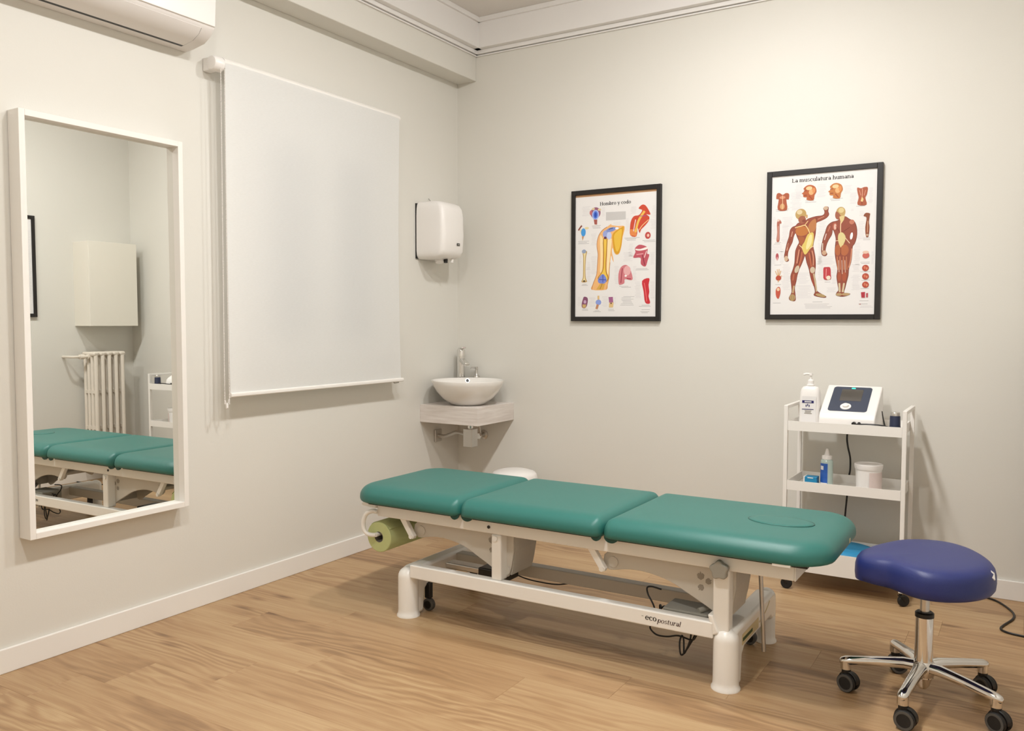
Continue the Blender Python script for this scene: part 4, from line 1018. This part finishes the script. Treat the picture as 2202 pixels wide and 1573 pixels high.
ART_SHOULDER = [
    (3, 216, 212, 212, 0, 647, 6503, 1206, 5972),
    (3, 216, 212, 212, 0, 1872, 6364, 2117, 5914),
    (3, 216, 212, 212, 0, 1213, 4929, 1614, 4306),
    (3, 216, 212, 212, 0, 2598, 5505, 3073, 5369),
    (3, 216, 212, 212, 0, 4909, 6261, 5141, 5616),
    (3, 216, 212, 212, 0, 3649, 6296, 4000, 5900),
    (3, 216, 212, 212, 0, 4804, 5532, 5148, 4986),
    (3, 216, 212, 212, 0, 973, 3839, 1220, 3774),
    (3, 216, 212, 212, 0, 477, 3804, 636, 3243),
    (3, 216, 212, 212, 0, 977, 3342, 1231, 2230),
    (3, 216, 212, 212, 0, 1221, 3664, 1626, 2660),
    (3, 216, 212, 212, 0, 3364, 5674, 3603, 4964),
    (3, 216, 212, 212, 0, 3551, 4271, 3849, 3562),
    (3, 216, 212, 212, 0, 4822, 3736, 5084, 3092),
    (3, 216, 212, 212, 0, 2677, 3065, 2983, 2081),
    (3, 216, 212, 212, 0, 3796, 3028, 4035, 2272),
    (3, 216, 212, 212, 0, 4839, 2146, 5103, 1239),
    (3, 216, 212, 212, 0, 3920, 2167, 4333, 1249),
    (3, 216, 212, 212, 0, 366, 1357, 651, 852),
    (3, 216, 212, 212, 0, 1113, 1347, 1578, 844),
    (3, 216, 212, 212, 0, 1939, 1390, 2336, 838),
    (3, 216, 212, 212, 0, 2692, 1325, 2814, 943),
    (3, 216, 212, 212, 0, 3204, 3802, 3793, 3296),
    (3, 216, 212, 212, 0, 916, 3067, 1226, 2892),
    (3, 156, 152, 152, 0, 1179, 5397, 1880, 5248),
    (3, 156, 152, 152, 0, 379, 4557, 1155, 4410),
    (3, 156, 152, 152, 0, 612, 2105, 1078, 2012),
    (3, 156, 152, 152, 0, 3256, 4607, 4215, 4463),
    (3, 156, 152, 152, 0, 4302, 4422, 5127, 4292),
    (3, 156, 152, 152, 0, 3942, 2890, 4747, 2775),
    (3, 156, 152, 152, 0, 2936, 1946, 3748, 1838),
    (3, 156, 152, 152, 0, 4192, 887, 4978, 805),
    (3, 156, 152, 152, 0, 589, 685, 1087, 593),
    (3, 156, 152, 152, 0, 1395, 597, 1885, 511),
    (3, 156, 152, 152, 0, 2307, 674, 2757, 589),
    (3, 156, 152, 152, 0, 4253, 634, 4883, 577),
    (3, 156, 152, 152, 0, 4236, 527, 4856, 434),
    (0, 201, 198, 196, 0, 2157, 6106, 3360, 6075, 3364, 5631, 2161, 5639),
    (3, 175, 172, 172, 0, 3048, 1364, 3921, 852),
    (0, 237, 183, 122, 0, 2480, 5431, 2229, 5283, 1942, 5109, 1732, 4847, 1631, 4524, 1615, 4196, 1679, 3810, 1663, 3427, 1641, 3044, 1608, 2661, 1506, 2388, 1385, 2116, 1295, 1786, 2208, 1770, 2296, 2096, 2383, 2475, 2392, 2911, 2437, 3290, 2494, 3669, 2567, 3449, 2652, 3305, 2614, 3556, 2540, 3884, 2586, 4099, 2701, 3796, 2851, 3698, 3015, 3810, 3130, 4236, 3185, 4664, 3309, 5237, 2896, 5299, 2510, 5364),
    (1, 180, 106, 60, 30, 2229, 5283, 1942, 5109, 1732, 4847, 1631, 4524, 1615, 4196, 1679, 3810, 1663, 3427, 1641, 3044, 1608, 2661, 1506, 2388, 1385, 2116, 1295, 1786),
    (1, 185, 128, 72, 24, 2208, 1770, 2296, 2096, 2383, 2475, 2392, 2911, 2437, 3290),
    (0, 247, 220, 166, 0, 1823, 4842, 1797, 4298, 1831, 3749, 1823, 3203, 1808, 2765, 1958, 2870, 1982, 3743, 2007, 4506),
    (0, 248, 226, 180, 0, 2277, 4547, 2516, 4590, 2462, 3942, 2378, 3184, 2310, 2586, 2230, 2862, 2253, 3733),
    (0, 217, 160, 46, 0, 2556, 4804, 2780, 5036, 3074, 5181, 3262, 5240, 3167, 4665, 3112, 4237, 2991, 3838, 2850, 3730, 2683, 3878, 2608, 4260),
    (0, 233, 190, 74, 0, 2664, 4745, 2840, 4978, 3134, 5097, 3080, 4508, 3024, 4133, 2861, 3871, 2728, 4147),
    (0, 176, 123, 42, 0, 1994, 4616, 2247, 4603, 2239, 4005, 2197, 3299, 2212, 2808, 2354, 2422, 2175, 2180, 1830, 2188, 1670, 2439, 1875, 2708, 1987, 3033, 2012, 3742),
    (0, 236, 197, 82, 0, 2042, 4613, 2205, 4605, 2191, 4007, 2148, 3301, 2164, 2782, 2294, 2423, 2145, 2219, 1854, 2226, 1731, 2438, 1929, 2706, 2042, 3031, 2061, 3740),
    (2, 154, 166, 218, 0, 2185, 4878, 216, 228),
    (2, 196, 204, 238, 0, 2365, 4787, 144, 217),
    (2, 129, 147, 207, 12, 2482, 5117, 310, 119),
    (2, 233, 237, 248, 0, 2838, 5167, 107, 65),
    (2, 106, 58, 80, 0, 2126, 4674, 84, 76),
    (1, 48, 58, 96, 35, 2332, 5141, 2601, 5191),
    (0, 124, 139, 212, 0, 1990, 2661, 2234, 2343, 2073, 2112, 1751, 2152, 1695, 2373),
    (1, 62, 78, 168, 41, 1991, 2595, 1994, 2185),
    (1, 62, 78, 168, 41, 1750, 2355, 2192, 2317),
    (0, 216, 168, 80, 0, 1830, 2133, 2133, 2099, 2039, 1784, 1589, 1792),
    (1, 154, 106, 48, 30, 1964, 2130, 1815, 1788),
    (2, 154, 95, 120, 0, 1510, 6105, 316, 317),
    (2, 169, 184, 236, 0, 1511, 5996, 219, 284),
    (2, 91, 124, 216, 0, 1511, 5996, 146, 219),
    (2, 45, 80, 180, 0, 1511, 5996, 73, 142),
    (0, 168, 94, 84, 0, 1403, 5740, 1622, 5727, 1612, 5443, 1454, 5464),
    (2, 220, 201, 160, 0, 1374, 6333, 98, 66),
    (2, 220, 201, 160, 0, 1752, 6274, 109, 65),
    (2, 200, 112, 112, 0, 1217, 6135, 74, 132),
    (1, 138, 74, 58, 88, 437, 5180, 543, 5323, 654, 5444),
    (2, 230, 214, 164, 0, 964, 5283, 136, 66),
    (0, 227, 210, 160, 0, 531, 5213, 624, 5236, 688, 4956, 607, 4950),
    (2, 74, 156, 224, 0, 755, 5052, 149, 232),
    (0, 199, 144, 96, 0, 657, 4836, 794, 4829, 709, 4580),
    (0, 190, 156, 94, 0, 725, 3904, 985, 3976, 925, 3620, 892, 2957, 920, 2458, 996, 2235, 648, 2232, 734, 2463, 750, 2962, 752, 3627),
    (0, 235, 220, 168, 0, 775, 3875, 924, 3896, 876, 3622, 849, 2959, 865, 2460, 921, 2281, 710, 2275, 784, 2462, 799, 2960, 801, 3625),
    (2, 151, 163, 190, 0, 799, 3968, 136, 111),
    (2, 90, 70, 48, 0, 816, 2284, 74, 50),
    (0, 203, 78, 56, 0, 3652, 4737, 3625, 5177, 3685, 5547, 3857, 5776, 4128, 5812, 4276, 5946, 4331, 6090, 4124, 6184, 4317, 6366, 4512, 6331, 4696, 6092, 4823, 5804, 4585, 5836, 4757, 5682, 4725, 5473, 4523, 5232, 4296, 5033, 4195, 4836, 4077, 5125, 4012, 4665),
    (0, 226, 138, 80, 0, 3631, 5069, 4008, 5049, 4012, 4665, 3652, 4737),
    (1, 233, 187, 90, 130, 4481, 6017, 4260, 5724, 4091, 5416, 3952, 4892),
    (1, 228, 208, 208, 53, 3957, 5584, 3891, 5268, 3836, 4951),
    (1, 142, 90, 160, 30, 4174, 5756, 4574, 5757),
    (1, 240, 200, 144, 41, 4719, 5537, 4351, 5242, 4181, 5012),
    (2, 190, 76, 72, 0, 4682, 4684, 165, 190),
    (2, 235, 192, 176, 0, 4699, 4683, 74, 85),
    (0, 192, 90, 102, 0, 3838, 3498, 3962, 3798, 3931, 4013, 4189, 4199, 4591, 4090, 4684, 3927, 4652, 3690, 4778, 3632, 4684, 3318, 4557, 2993, 4286, 3135, 4265, 3482),
    (0, 242, 234, 228, 0, 3961, 3985, 4249, 3962, 4620, 4052, 4661, 3944, 4307, 3874, 4019, 3897),
    (1, 224, 154, 160, 59, 4021, 3662, 4424, 3699),
    (1, 126, 42, 60, 41, 4367, 3648, 4516, 3085),
    (1, 235, 208, 204, 47, 4622, 3850, 4483, 3484),
    (0, 208, 126, 132, 0, 2971, 2092, 2954, 2623, 3093, 2997, 3386, 3123, 3634, 2926, 3813, 2384, 3698, 2269, 3346, 2332, 3313, 2117, 3101, 2035),
    (2, 230, 175, 176, 0, 3477, 2797, 210, 269),
    (1, 154, 48, 68, 47, 3182, 2941, 3101, 2132),
    (2, 244, 236, 234, 0, 3392, 2514, 70, 54),
    (1, 168, 58, 76, 53, 3452, 2367, 3715, 2333),
    (0, 201, 52, 60, 0, 4370, 2210, 4791, 2349, 4755, 1988, 4799, 1616, 4761, 1350, 4851, 987, 4565, 1022, 4467, 1621),
    (1, 232, 122, 120, 41, 4497, 2101, 4588, 1619, 4650, 1085),
    (0, 134, 82, 110, 0, 669, 963, 742, 1240, 834, 1395, 1052, 1303, 1029, 959, 906, 749, 707, 767),
    (2, 201, 167, 196, 0, 879, 1100, 87, 100),
    (0, 205, 174, 110, 0, 712, 951, 961, 949, 919, 760, 732, 762),
    (1, 224, 190, 132, 118, 1726, 1437, 1728, 1146),
    (2, 140, 158, 220, 0, 1729, 1063, 176, 154),
    (1, 196, 138, 102, 142, 1693, 942, 1609, 689),
    (0, 164, 100, 142, 0, 2356, 1352, 2620, 1359, 2646, 1042, 2395, 1045),
    (0, 224, 192, 136, 0, 2395, 1045, 2670, 1053, 2636, 770, 2385, 772),
    (2, 90, 42, 48, 0, 2515, 1000, 42, 44),
]
ART_MUSCLE = [
    (3, 214, 210, 212, 0, 1143, 6290, 1724, 5462),
    (3, 214, 210, 212, 0, 1342, 6667, 1765, 5981),
    (3, 214, 210, 212, 0, 2410, 6605, 2872, 5950),
    (3, 214, 210, 212, 0, 3648, 6452, 4042, 6065),
    (3, 214, 210, 212, 0, 3946, 6073, 4270, 5542),
    (3, 214, 210, 212, 0, 4777, 6259, 5005, 5540),
    (3, 214, 210, 212, 0, 299, 5132, 476, 4058),
    (3, 214, 210, 212, 0, 747, 5104, 1327, 4647),
    (3, 214, 210, 212, 0, 728, 4682, 1135, 3814),
    (3, 214, 210, 212, 0, 296, 3746, 934, 3399),
    (3, 214, 210, 212, 0, 2496, 4788, 2914, 3834),
    (3, 214, 210, 212, 0, 2516, 3749, 2736, 2701),
    (3, 214, 210, 212, 0, 2453, 3075, 3333, 2681),
    (3, 214, 210, 212, 0, 4349, 5183, 4640, 4962),
    (3, 214, 210, 212, 0, 4312, 4679, 4663, 3850),
    (3, 214, 210, 212, 0, 4189, 3670, 4499, 2641),
    (3, 214, 210, 212, 0, 4114, 2654, 4505, 2336),
    (3, 214, 210, 212, 0, 4076, 2144, 4525, 1419),
    (3, 214, 210, 212, 0, 2537, 2656, 2802, 1919),
    (3, 214, 210, 212, 0, 3185, 2634, 3425, 1749),
    (3, 214, 210, 212, 0, 1525, 2320, 2149, 1778),
    (3, 214, 210, 212, 0, 1484, 1687, 2265, 1041),
    (3, 214, 210, 212, 0, 788, 2767, 1229, 1480),
    (3, 214, 210, 212, 0, 672, 3410, 893, 2763),
    (3, 214, 210, 212, 0, 302, 3425, 471, 2831),
    (3, 214, 210, 212, 0, 4961, 3231, 5092, 2621),
    (3, 214, 210, 212, 0, 2959, 1552, 3409, 1336),
    (3, 214, 210, 212, 0, 4010, 5307, 4157, 5196),
    (3, 166, 162, 162, 0, 398, 5525, 1158, 5410),
    (3, 166, 162, 162, 0, 1818, 5862, 2427, 5756),
    (3, 166, 162, 162, 0, 3022, 5867, 3637, 5760),
    (3, 166, 162, 162, 0, 4247, 5493, 4725, 5410),
    (3, 166, 162, 162, 0, 347, 3877, 744, 3805),
    (3, 166, 162, 162, 0, 4591, 3894, 4958, 3806),
    (3, 166, 162, 162, 0, 313, 2756, 789, 2703),
    (3, 166, 162, 162, 0, 356, 1774, 911, 1720),
    (3, 166, 162, 162, 0, 372, 840, 886, 792),
    (3, 166, 162, 162, 0, 2778, 1842, 3202, 1791),
    (3, 166, 162, 162, 0, 4472, 2754, 5020, 2694),
    (3, 166, 162, 162, 0, 4482, 2296, 4982, 2251),
    (3, 166, 162, 162, 0, 4491, 1889, 4991, 1846),
    (3, 166, 162, 162, 0, 4499, 1491, 5000, 1451),
    (3, 166, 162, 162, 0, 4487, 910, 4965, 854),
    (3, 166, 162, 162, 0, 4443, 757, 4969, 712),
    (3, 166, 162, 162, 0, 2217, 874, 2873, 825),
    (3, 190, 186, 186, 0, 1810, 772, 3251, 572),
    (3, 207, 203, 203, 0, 4421, 655, 5114, 548),
    (0, 150, 80, 62, 0, 1541, 4782, 1887, 4876, 2038, 4972, 2390, 5064, 2690, 5086, 2798, 5183, 2795, 5312, 2743, 5444, 2881, 5512, 2981, 5454, 2965, 5275, 3007, 5118, 2892, 4960, 2645, 4841, 2431, 4750, 2411, 4481, 2387, 4171, 2327, 3862, 2297, 3603, 2352, 3340, 2409, 3025, 2430, 2711, 2419, 2477, 2395, 2190, 2456, 1875, 2504, 1456, 2664, 1297, 2952, 1126, 2828, 1075, 2388, 1186, 2431, 1353, 2380, 1616, 2248, 1933, 2166, 2249, 2110, 2513, 2002, 2831, 1919, 3159, 1846, 2983, 1749, 2724, 1655, 2516, 1563, 2213, 1512, 1898, 1445, 1582, 1483, 1210, 1477, 935, 1238, 964, 1184, 1108, 1304, 1372, 1270, 1797, 1237, 2169, 1335, 2484, 1413, 2799, 1432, 3167, 1453, 3430, 1551, 3689, 1620, 3843, 1518, 4111, 1437, 4299, 1347, 4120, 1290, 3859, 1190, 3642, 1096, 3392, 1075, 3128, 1130, 2957, 995, 2908, 907, 3135, 954, 3451, 1026, 3819, 1124, 4131, 1171, 4445, 1277, 4598, 1430, 4662),
    (1, 110, 52, 40, 20, 1541, 4782, 1887, 4876, 2038, 4972, 2390, 5064, 2690, 5086, 2798, 5183, 2795, 5312, 2743, 5444, 2881, 5512, 2981, 5454, 2965, 5275, 3007, 5118, 2892, 4960, 2645, 4841, 2431, 4750, 2411, 4481, 2387, 4171, 2327, 3862, 2297, 3603, 2352, 3340, 2409, 3025, 2430, 2711, 2419, 2477, 2395, 2190, 2456, 1875, 2504, 1456, 2664, 1297, 2952, 1126, 2828, 1075, 2388, 1186, 2431, 1353, 2380, 1616, 2248, 1933, 2166, 2249, 2110, 2513, 2002, 2831, 1919, 3159, 1846, 2983, 1749, 2724, 1655, 2516, 1563, 2213, 1512, 1898, 1445, 1582, 1483, 1210, 1477, 935, 1238, 964, 1184, 1108, 1304, 1372, 1270, 1797, 1237, 2169, 1335, 2484, 1413, 2799, 1432, 3167, 1453, 3430, 1551, 3689, 1620, 3843, 1518, 4111, 1437, 4299, 1347, 4120, 1290, 3859, 1190, 3642, 1096, 3392, 1075, 3128, 1130, 2957, 995, 2908, 907, 3135, 954, 3451, 1026, 3819, 1124, 4131, 1171, 4445, 1277, 4598, 1430, 4662, 1541, 4782),
    (2, 188, 156, 98, 0, 1677, 5214, 266, 272),
    (2, 160, 98, 74, 0, 1743, 4948, 184, 189),
    (2, 138, 74, 58, 0, 1836, 4880, 92, 73),
    (2, 200, 160, 112, 0, 1965, 5091, 46, 94),
    (2, 217, 200, 160, 0, 1614, 5322, 133, 115),
    (0, 187, 116, 62, 0, 1435, 4378, 1525, 4573, 1841, 4607, 2028, 4440, 2001, 4233, 1748, 4141, 1516, 4206),
    (0, 184, 122, 76, 0, 2045, 4596, 2182, 4848, 2392, 4939, 2424, 4585, 2313, 4320, 2111, 4331),
    (1, 236, 203, 142, 45, 1406, 4564, 1688, 4627, 1892, 4657, 2038, 4461, 2112, 4264),
    (1, 236, 203, 142, 35, 1871, 4658, 2030, 4868),
    (0, 220, 196, 108, 0, 2052, 4230, 2284, 4280, 2315, 3967, 2271, 3656, 2128, 3454, 1929, 3211, 1802, 3415, 1747, 3627, 1866, 3832, 1944, 4037),
    (0, 233, 220, 160, 0, 2094, 4134, 2231, 4153, 2213, 3763, 2016, 3458, 1962, 3618),
    (0, 168, 96, 60, 0, 1569, 4109, 1852, 4068, 1830, 3833, 1705, 3708, 1624, 3896),
    (1, 232, 207, 160, 35, 1628, 3696, 1811, 3520),
    (1, 232, 207, 160, 35, 2317, 3623, 2116, 3506),
    (1, 216, 154, 124, 45, 1632, 3475, 1572, 3109, 1526, 2795),
    (1, 184, 104, 74, 70, 1773, 3364, 1709, 2946, 1622, 2633),
    (1, 110, 52, 40, 25, 1699, 3472, 1642, 2949, 1529, 2636),
    (1, 216, 154, 124, 40, 2245, 3396, 2318, 3028, 2310, 2663),
    (1, 184, 104, 74, 70, 2110, 3298, 2178, 2929, 2235, 2613),
    (1, 110, 52, 40, 25, 2180, 3347, 2274, 2664),
    (2, 205, 189, 164, -20, 1537, 2504, 103, 190),
    (2, 205, 189, 164, 0, 2289, 2444, 121, 157),
    (1, 180, 104, 78, 70, 1396, 2271, 1350, 1954),
    (1, 194, 166, 128, 80, 1407, 1688, 1357, 1318),
    (2, 181, 154, 108, 0, 1340, 1096, 135, 170),
    (1, 122, 90, 60, 15, 1296, 1213, 1280, 974),
    (1, 122, 90, 60, 15, 1379, 1212, 1384, 957),
    (1, 194, 174, 140, 70, 2343, 2270, 2443, 1771, 2501, 1378),
    (2, 181, 154, 108, -14, 2691, 1192, 240, 73),
    (1, 160, 74, 56, 50, 2245, 2090, 2364, 1668),
    (2, 207, 178, 150, 0, 1003, 3051, 94, 138),
    (1, 210, 160, 136, 40, 1291, 4386, 1233, 4126),
    (1, 210, 160, 136, 45, 1109, 3815, 1027, 3448),
    (1, 110, 52, 40, 20, 1183, 4023, 1061, 3605),
    (2, 201, 174, 148, 0, 2857, 5436, 110, 93),
    (1, 200, 138, 112, 35, 2493, 4918, 2791, 5039),
    (1, 110, 52, 40, 20, 2416, 5000, 2436, 4765),
    (0, 148, 80, 63, 0, 3524, 4870, 3751, 4978, 3972, 4827, 4167, 4728, 4278, 4478, 4313, 4172, 4290, 3909, 4218, 3659, 4125, 3510, 4108, 3165, 4068, 2758, 3978, 2454, 3960, 2148, 3893, 1842, 3826, 1535, 3783, 1289, 4056, 1249, 3960, 1173, 3708, 1115, 3427, 1181, 3449, 1310, 3530, 1438, 3468, 1800, 3428, 2111, 3461, 2419, 3405, 2730, 3327, 3196, 3334, 3608, 3357, 3915, 3282, 4217, 3200, 4376, 3156, 4131, 3012, 3880, 2918, 3627, 2878, 3370, 2961, 3201, 2878, 3111, 2717, 3190, 2690, 3533, 2757, 3945, 2851, 4250, 2944, 4555, 3144, 4734, 3389, 4786),
    (1, 106, 51, 40, 20, 3524, 4870, 3751, 4978, 3972, 4827, 4167, 4728, 4278, 4478, 4313, 4172, 4290, 3909, 4218, 3659, 4125, 3510, 4108, 3165, 4068, 2758, 3978, 2454, 3960, 2148, 3893, 1842, 3826, 1535, 3783, 1289, 4056, 1249, 3960, 1173, 3708, 1115, 3427, 1181, 3449, 1310, 3530, 1438, 3468, 1800, 3428, 2111, 3461, 2419, 3405, 2730, 3327, 3196, 3334, 3608, 3357, 3915, 3282, 4217, 3200, 4376, 3156, 4131, 3012, 3880, 2918, 3627, 2878, 3370, 2961, 3201, 2878, 3111, 2717, 3190, 2690, 3533, 2757, 3945, 2851, 4250, 2944, 4555, 3144, 4734, 3389, 4786, 3524, 4870),
    (2, 191, 160, 104, 0, 3556, 5195, 215, 256),
    (0, 160, 96, 72, 0, 3355, 5249, 3295, 5048, 3362, 4880, 3524, 4854, 3555, 5031),
    (2, 216, 198, 144, 0, 3574, 5285, 127, 123),
    (0, 216, 196, 140, 0, 3492, 4984, 3749, 5044, 3705, 4818, 3578, 4621),
    (2, 242, 238, 240, -8, 4066, 4022, 63, 173),
    (1, 235, 201, 160, 40, 3566, 4724, 3558, 4417, 3578, 4135),
    (0, 218, 203, 146, 0, 3480, 4155, 3664, 4207, 3806, 3944, 3668, 3551, 3571, 3504, 3457, 3833),
    (1, 230, 198, 168, 35, 3796, 3934, 3996, 3679),
    (1, 230, 198, 168, 30, 3467, 3833, 3349, 3823),
    (2, 174, 100, 64, 0, 3456, 3371, 137, 268),
    (2, 178, 104, 68, 0, 3760, 3358, 195, 267),
    (1, 106, 51, 40, 25, 3586, 3494, 3593, 3160),
    (1, 201, 138, 110, 60, 4098, 3420, 4051, 2861, 3972, 2506),
    (1, 192, 122, 88, 45, 3433, 3063, 3451, 2677, 3476, 2418),
    (1, 192, 122, 88, 45, 3561, 3058, 3578, 2672, 3603, 2414),
    (1, 192, 122, 88, 45, 3717, 3052, 3735, 2667, 3760, 2410),
    (1, 192, 122, 88, 45, 3854, 3047, 3871, 2662, 3896, 2406),
    (1, 226, 198, 176, 25, 3501, 2881, 3539, 2211),
    (1, 226, 198, 176, 25, 3648, 2875, 3686, 2206),
    (1, 226, 198, 176, 25, 3789, 2870, 3827, 2202),
    (2, 168, 88, 62, 0, 3551, 2081, 88, 232),
    (2, 168, 88, 62, 0, 3776, 2076, 97, 231),
    (1, 210, 194, 160, 85, 3557, 1772, 3586, 1333),
    (1, 210, 194, 160, 85, 3773, 1767, 3718, 1331),
    (2, 184, 156, 114, 0, 3549, 1221, 137, 72),
    (2, 184, 156, 114, 0, 3862, 1226, 185, 67),
    (2, 176, 96, 74, 0, 3295, 4535, 108, 185),
    (2, 221, 184, 166, 0, 3306, 4508, 59, 144),
    (1, 216, 192, 188, 45, 2907, 4196, 2823, 3890),
    (1, 184, 112, 90, 60, 3073, 4547, 2979, 4295),
    (2, 200, 164, 136, 0, 2825, 3268, 110, 114),
    (1, 224, 214, 196, 40, 2746, 3738, 2743, 3375),
    (2, 192, 122, 98, 0, 4071, 4694, 116, 112),
    (1, 106, 51, 40, 20, 3693, 4256, 3980, 4445),
    (1, 106, 51, 40, 20, 3345, 4532, 3497, 4267),
    (0, 180, 98, 58, 0, 1845, 6350, 1782, 6459, 1942, 6602, 2144, 6617, 2337, 6508, 2402, 6280, 2315, 6106, 2259, 5861, 1944, 5905, 1952, 6019, 1789, 6052, 1766, 6189, 1704, 6225),
    (2, 224, 174, 120, 0, 2160, 6263, 122, 135),
    (2, 233, 200, 152, 0, 2056, 6463, 152, 94),
    (1, 138, 58, 40, 30, 1794, 6343, 1946, 6352),
    (1, 138, 58, 40, 35, 1808, 6134, 1950, 6133),
    (2, 216, 144, 88, 0, 2275, 6342, 71, 135),
    (1, 154, 74, 48, 45, 2052, 6100, 2208, 5906),
    (0, 192, 122, 66, 0, 3087, 6344, 3025, 6452, 3180, 6593, 3376, 6607, 3564, 6500, 3627, 6276, 3543, 6104, 3489, 5863, 3184, 5906, 3192, 6018, 3033, 6051, 3011, 6186, 2951, 6222),
    (2, 224, 174, 120, 0, 3393, 6258, 118, 133),
    (2, 233, 200, 152, 0, 3291, 6456, 148, 92),
    (1, 138, 58, 40, 30, 3038, 6338, 3185, 6347),
    (1, 138, 58, 40, 35, 3052, 6132, 3190, 6131),
    (2, 216, 144, 88, 0, 3504, 6336, 69, 133),
    (1, 154, 74, 48, 45, 3288, 6098, 3439, 5908),
    (0, 170, 92, 64, 0, 490, 6298, 621, 6340, 780, 6238, 935, 6316, 1092, 6251, 1075, 5990, 961, 5977, 1001, 5479, 551, 5509, 585, 6005, 468, 6056),
    (2, 208, 144, 112, 0, 771, 6107, 147, 74),
    (2, 205, 160, 112, 0, 769, 5658, 115, 148),
    (1, 232, 200, 160, 25, 775, 6212, 787, 5525),
    (0, 170, 92, 64, 0, 4277, 6310, 4445, 6266, 4587, 6315, 4753, 6281, 4718, 5963, 4650, 5807, 4714, 5471, 4314, 5499, 4354, 5829, 4307, 6035),
    (0, 228, 200, 144, 0, 4501, 5879, 4575, 5747, 4540, 5624, 4444, 5656),
    (1, 221, 168, 144, 25, 4517, 6255, 4515, 5878),
    (1, 122, 54, 38, 25, 4506, 5626, 4509, 5485),
    (1, 212, 152, 128, 25, 4375, 6191, 4452, 5933),
    (1, 212, 152, 128, 25, 4661, 6168, 4595, 5922),
    (0, 176, 106, 90, 0, 520, 4853, 622, 5033, 741, 4882, 711, 4799, 658, 4792, 655, 4367, 652, 3943, 515, 3938, 539, 4374),
    (2, 224, 200, 188, 0, 592, 4981, 63, 64),
    (1, 226, 184, 168, 25, 586, 4690, 588, 3999),
    (0, 140, 80, 56, 0, 4593, 4940, 4684, 5085, 4874, 5048, 4868, 4922, 4836, 4648, 4870, 4394, 4832, 3968, 4718, 3974, 4680, 4405, 4727, 4856),
    (1, 208, 160, 128, 30, 4787, 4701, 4780, 4147),
    (2, 196, 168, 144, 0, 4778, 4036, 66, 51),
    (2, 176, 82, 90, 0, 560, 3175, 74, 160),
    (2, 216, 154, 154, 0, 562, 3068, 37, 96),
    (1, 216, 172, 120, 35, 642, 2078, 477, 2446),
    (1, 216, 172, 120, 35, 642, 2078, 571, 2534),
    (1, 216, 172, 120, 35, 642, 2078, 666, 2542),
    (1, 216, 172, 120, 35, 642, 2078, 752, 2449),
    (1, 216, 172, 120, 35, 642, 2078, 808, 2207),
    (2, 184, 80, 60, 0, 642, 2089, 137, 128),
    (1, 224, 184, 144, 60, 644, 1971, 635, 1891),
    (0, 196, 90, 72, 0, 520, 1492, 623, 1640, 730, 1596, 750, 1328, 660, 1051, 542, 1171),
    (2, 233, 200, 168, 0, 641, 1517, 74, 86),
    (0, 188, 66, 72, 0, 2810, 2532, 2939, 2564, 3118, 2533, 3154, 2221, 3149, 1963, 2841, 1970, 2805, 2257),
    (2, 232, 220, 200, 0, 3048, 2043, 99, 104),
    (1, 232, 160, 160, 30, 2940, 2487, 2930, 2020),
    (2, 200, 106, 94, 15, 4737, 3063, 157, 142),
    (2, 228, 196, 176, 0, 4725, 3216, 143, 71),
    (2, 181, 80, 62, 0, 4731, 2466, 152, 152),
    (2, 207, 122, 94, 0, 4693, 2488, 48, 71),
    (2, 208, 138, 108, 0, 4789, 2444, 38, 61),
    (2, 181, 80, 62, 0, 4740, 2065, 152, 152),
    (2, 207, 122, 94, 0, 4701, 2087, 48, 71),
    (2, 208, 138, 108, 0, 4797, 2044, 38, 61),
    (2, 181, 80, 62, 0, 4748, 1669, 152, 152),
    (2, 207, 122, 94, 0, 4710, 1690, 48, 71),
    (2, 208, 138, 108, 0, 4806, 1648, 38, 61),
    (0, 180, 60, 72, 0, 4551, 1307, 4737, 1324, 4733, 1040, 4580, 1052),
    (0, 184, 84, 90, 0, 4786, 1262, 4871, 1271, 4871, 1058, 4785, 1059),
    (0, 176, 64, 48, 0, 4467, 732, 4538, 767, 4563, 726),
]

poster('black framed chart of shoulder and elbow titled Hombro y codo', 0.809, 1.251, 0.544, 0.742, ART_SHOULDER, 'Hombro y codo', 0.179, 0.6495, 0.189, 0.704)
poster('black framed chart of human muscles titled La musculatura humana', 1.919, 1.260, 0.542, 0.742, ART_MUSCLE, 'La musculatura humana', 0.1226, 0.680, 0.289, 0.7165)
# third chart on the right wall, only its edge shows in the mirror
t = thing('framed_poster', 'black framed chart on the right wall, its edge seen in the mirror', 'poster', (XR, -1.07, 1.290), 'anatomy charts on the walls')
ya, yb_, za, zb = -1.345, -0.800, 1.290, 2.040
b = MB(); f_ = 0.0255
b.box(XR - 0.022, XR - 0.0005, ya, ya + f_, za, zb).box(XR - 0.022, XR - 0.0005, yb_ - f_, yb_, za, zb)
b.box(XR - 0.022, XR - 0.0005, ya + f_, yb_ - f_, za, za + f_).box(XR - 0.022, XR - 0.0005, ya + f_, yb_ - f_, zb - f_, zb)
b.build('frame', 'blackwood', t, smooth=0, bevel=0.0015)
sh = MB().box(XR - 0.014, XR - 0.001, ya + f_, yb_ - f_, za + f_, zb - f_).build('sheet', 'paper', t, smooth=0)
ART_THIRD = [
    (3, 214, 210, 212, 0, 300, 6400, 900, 1500),
    (3, 214, 210, 212, 0, 3900, 6400, 4600, 1500),
    (0, 201, 96, 106, 0, 1500, 5600, 3300, 5600, 3500, 4200, 2900, 2600, 1900, 2600, 1400, 4200),
    (1, 232, 192, 176, 120, 2400, 5400, 2400, 2800),
    (2, 176, 112, 120, 0, 700, 3600, 90, 500),
]
ink_mesh('print', ART_THIRD, sh, lambda x, z, l: Vector((XR - 0.014 - l, yb_ - x, za + z)))
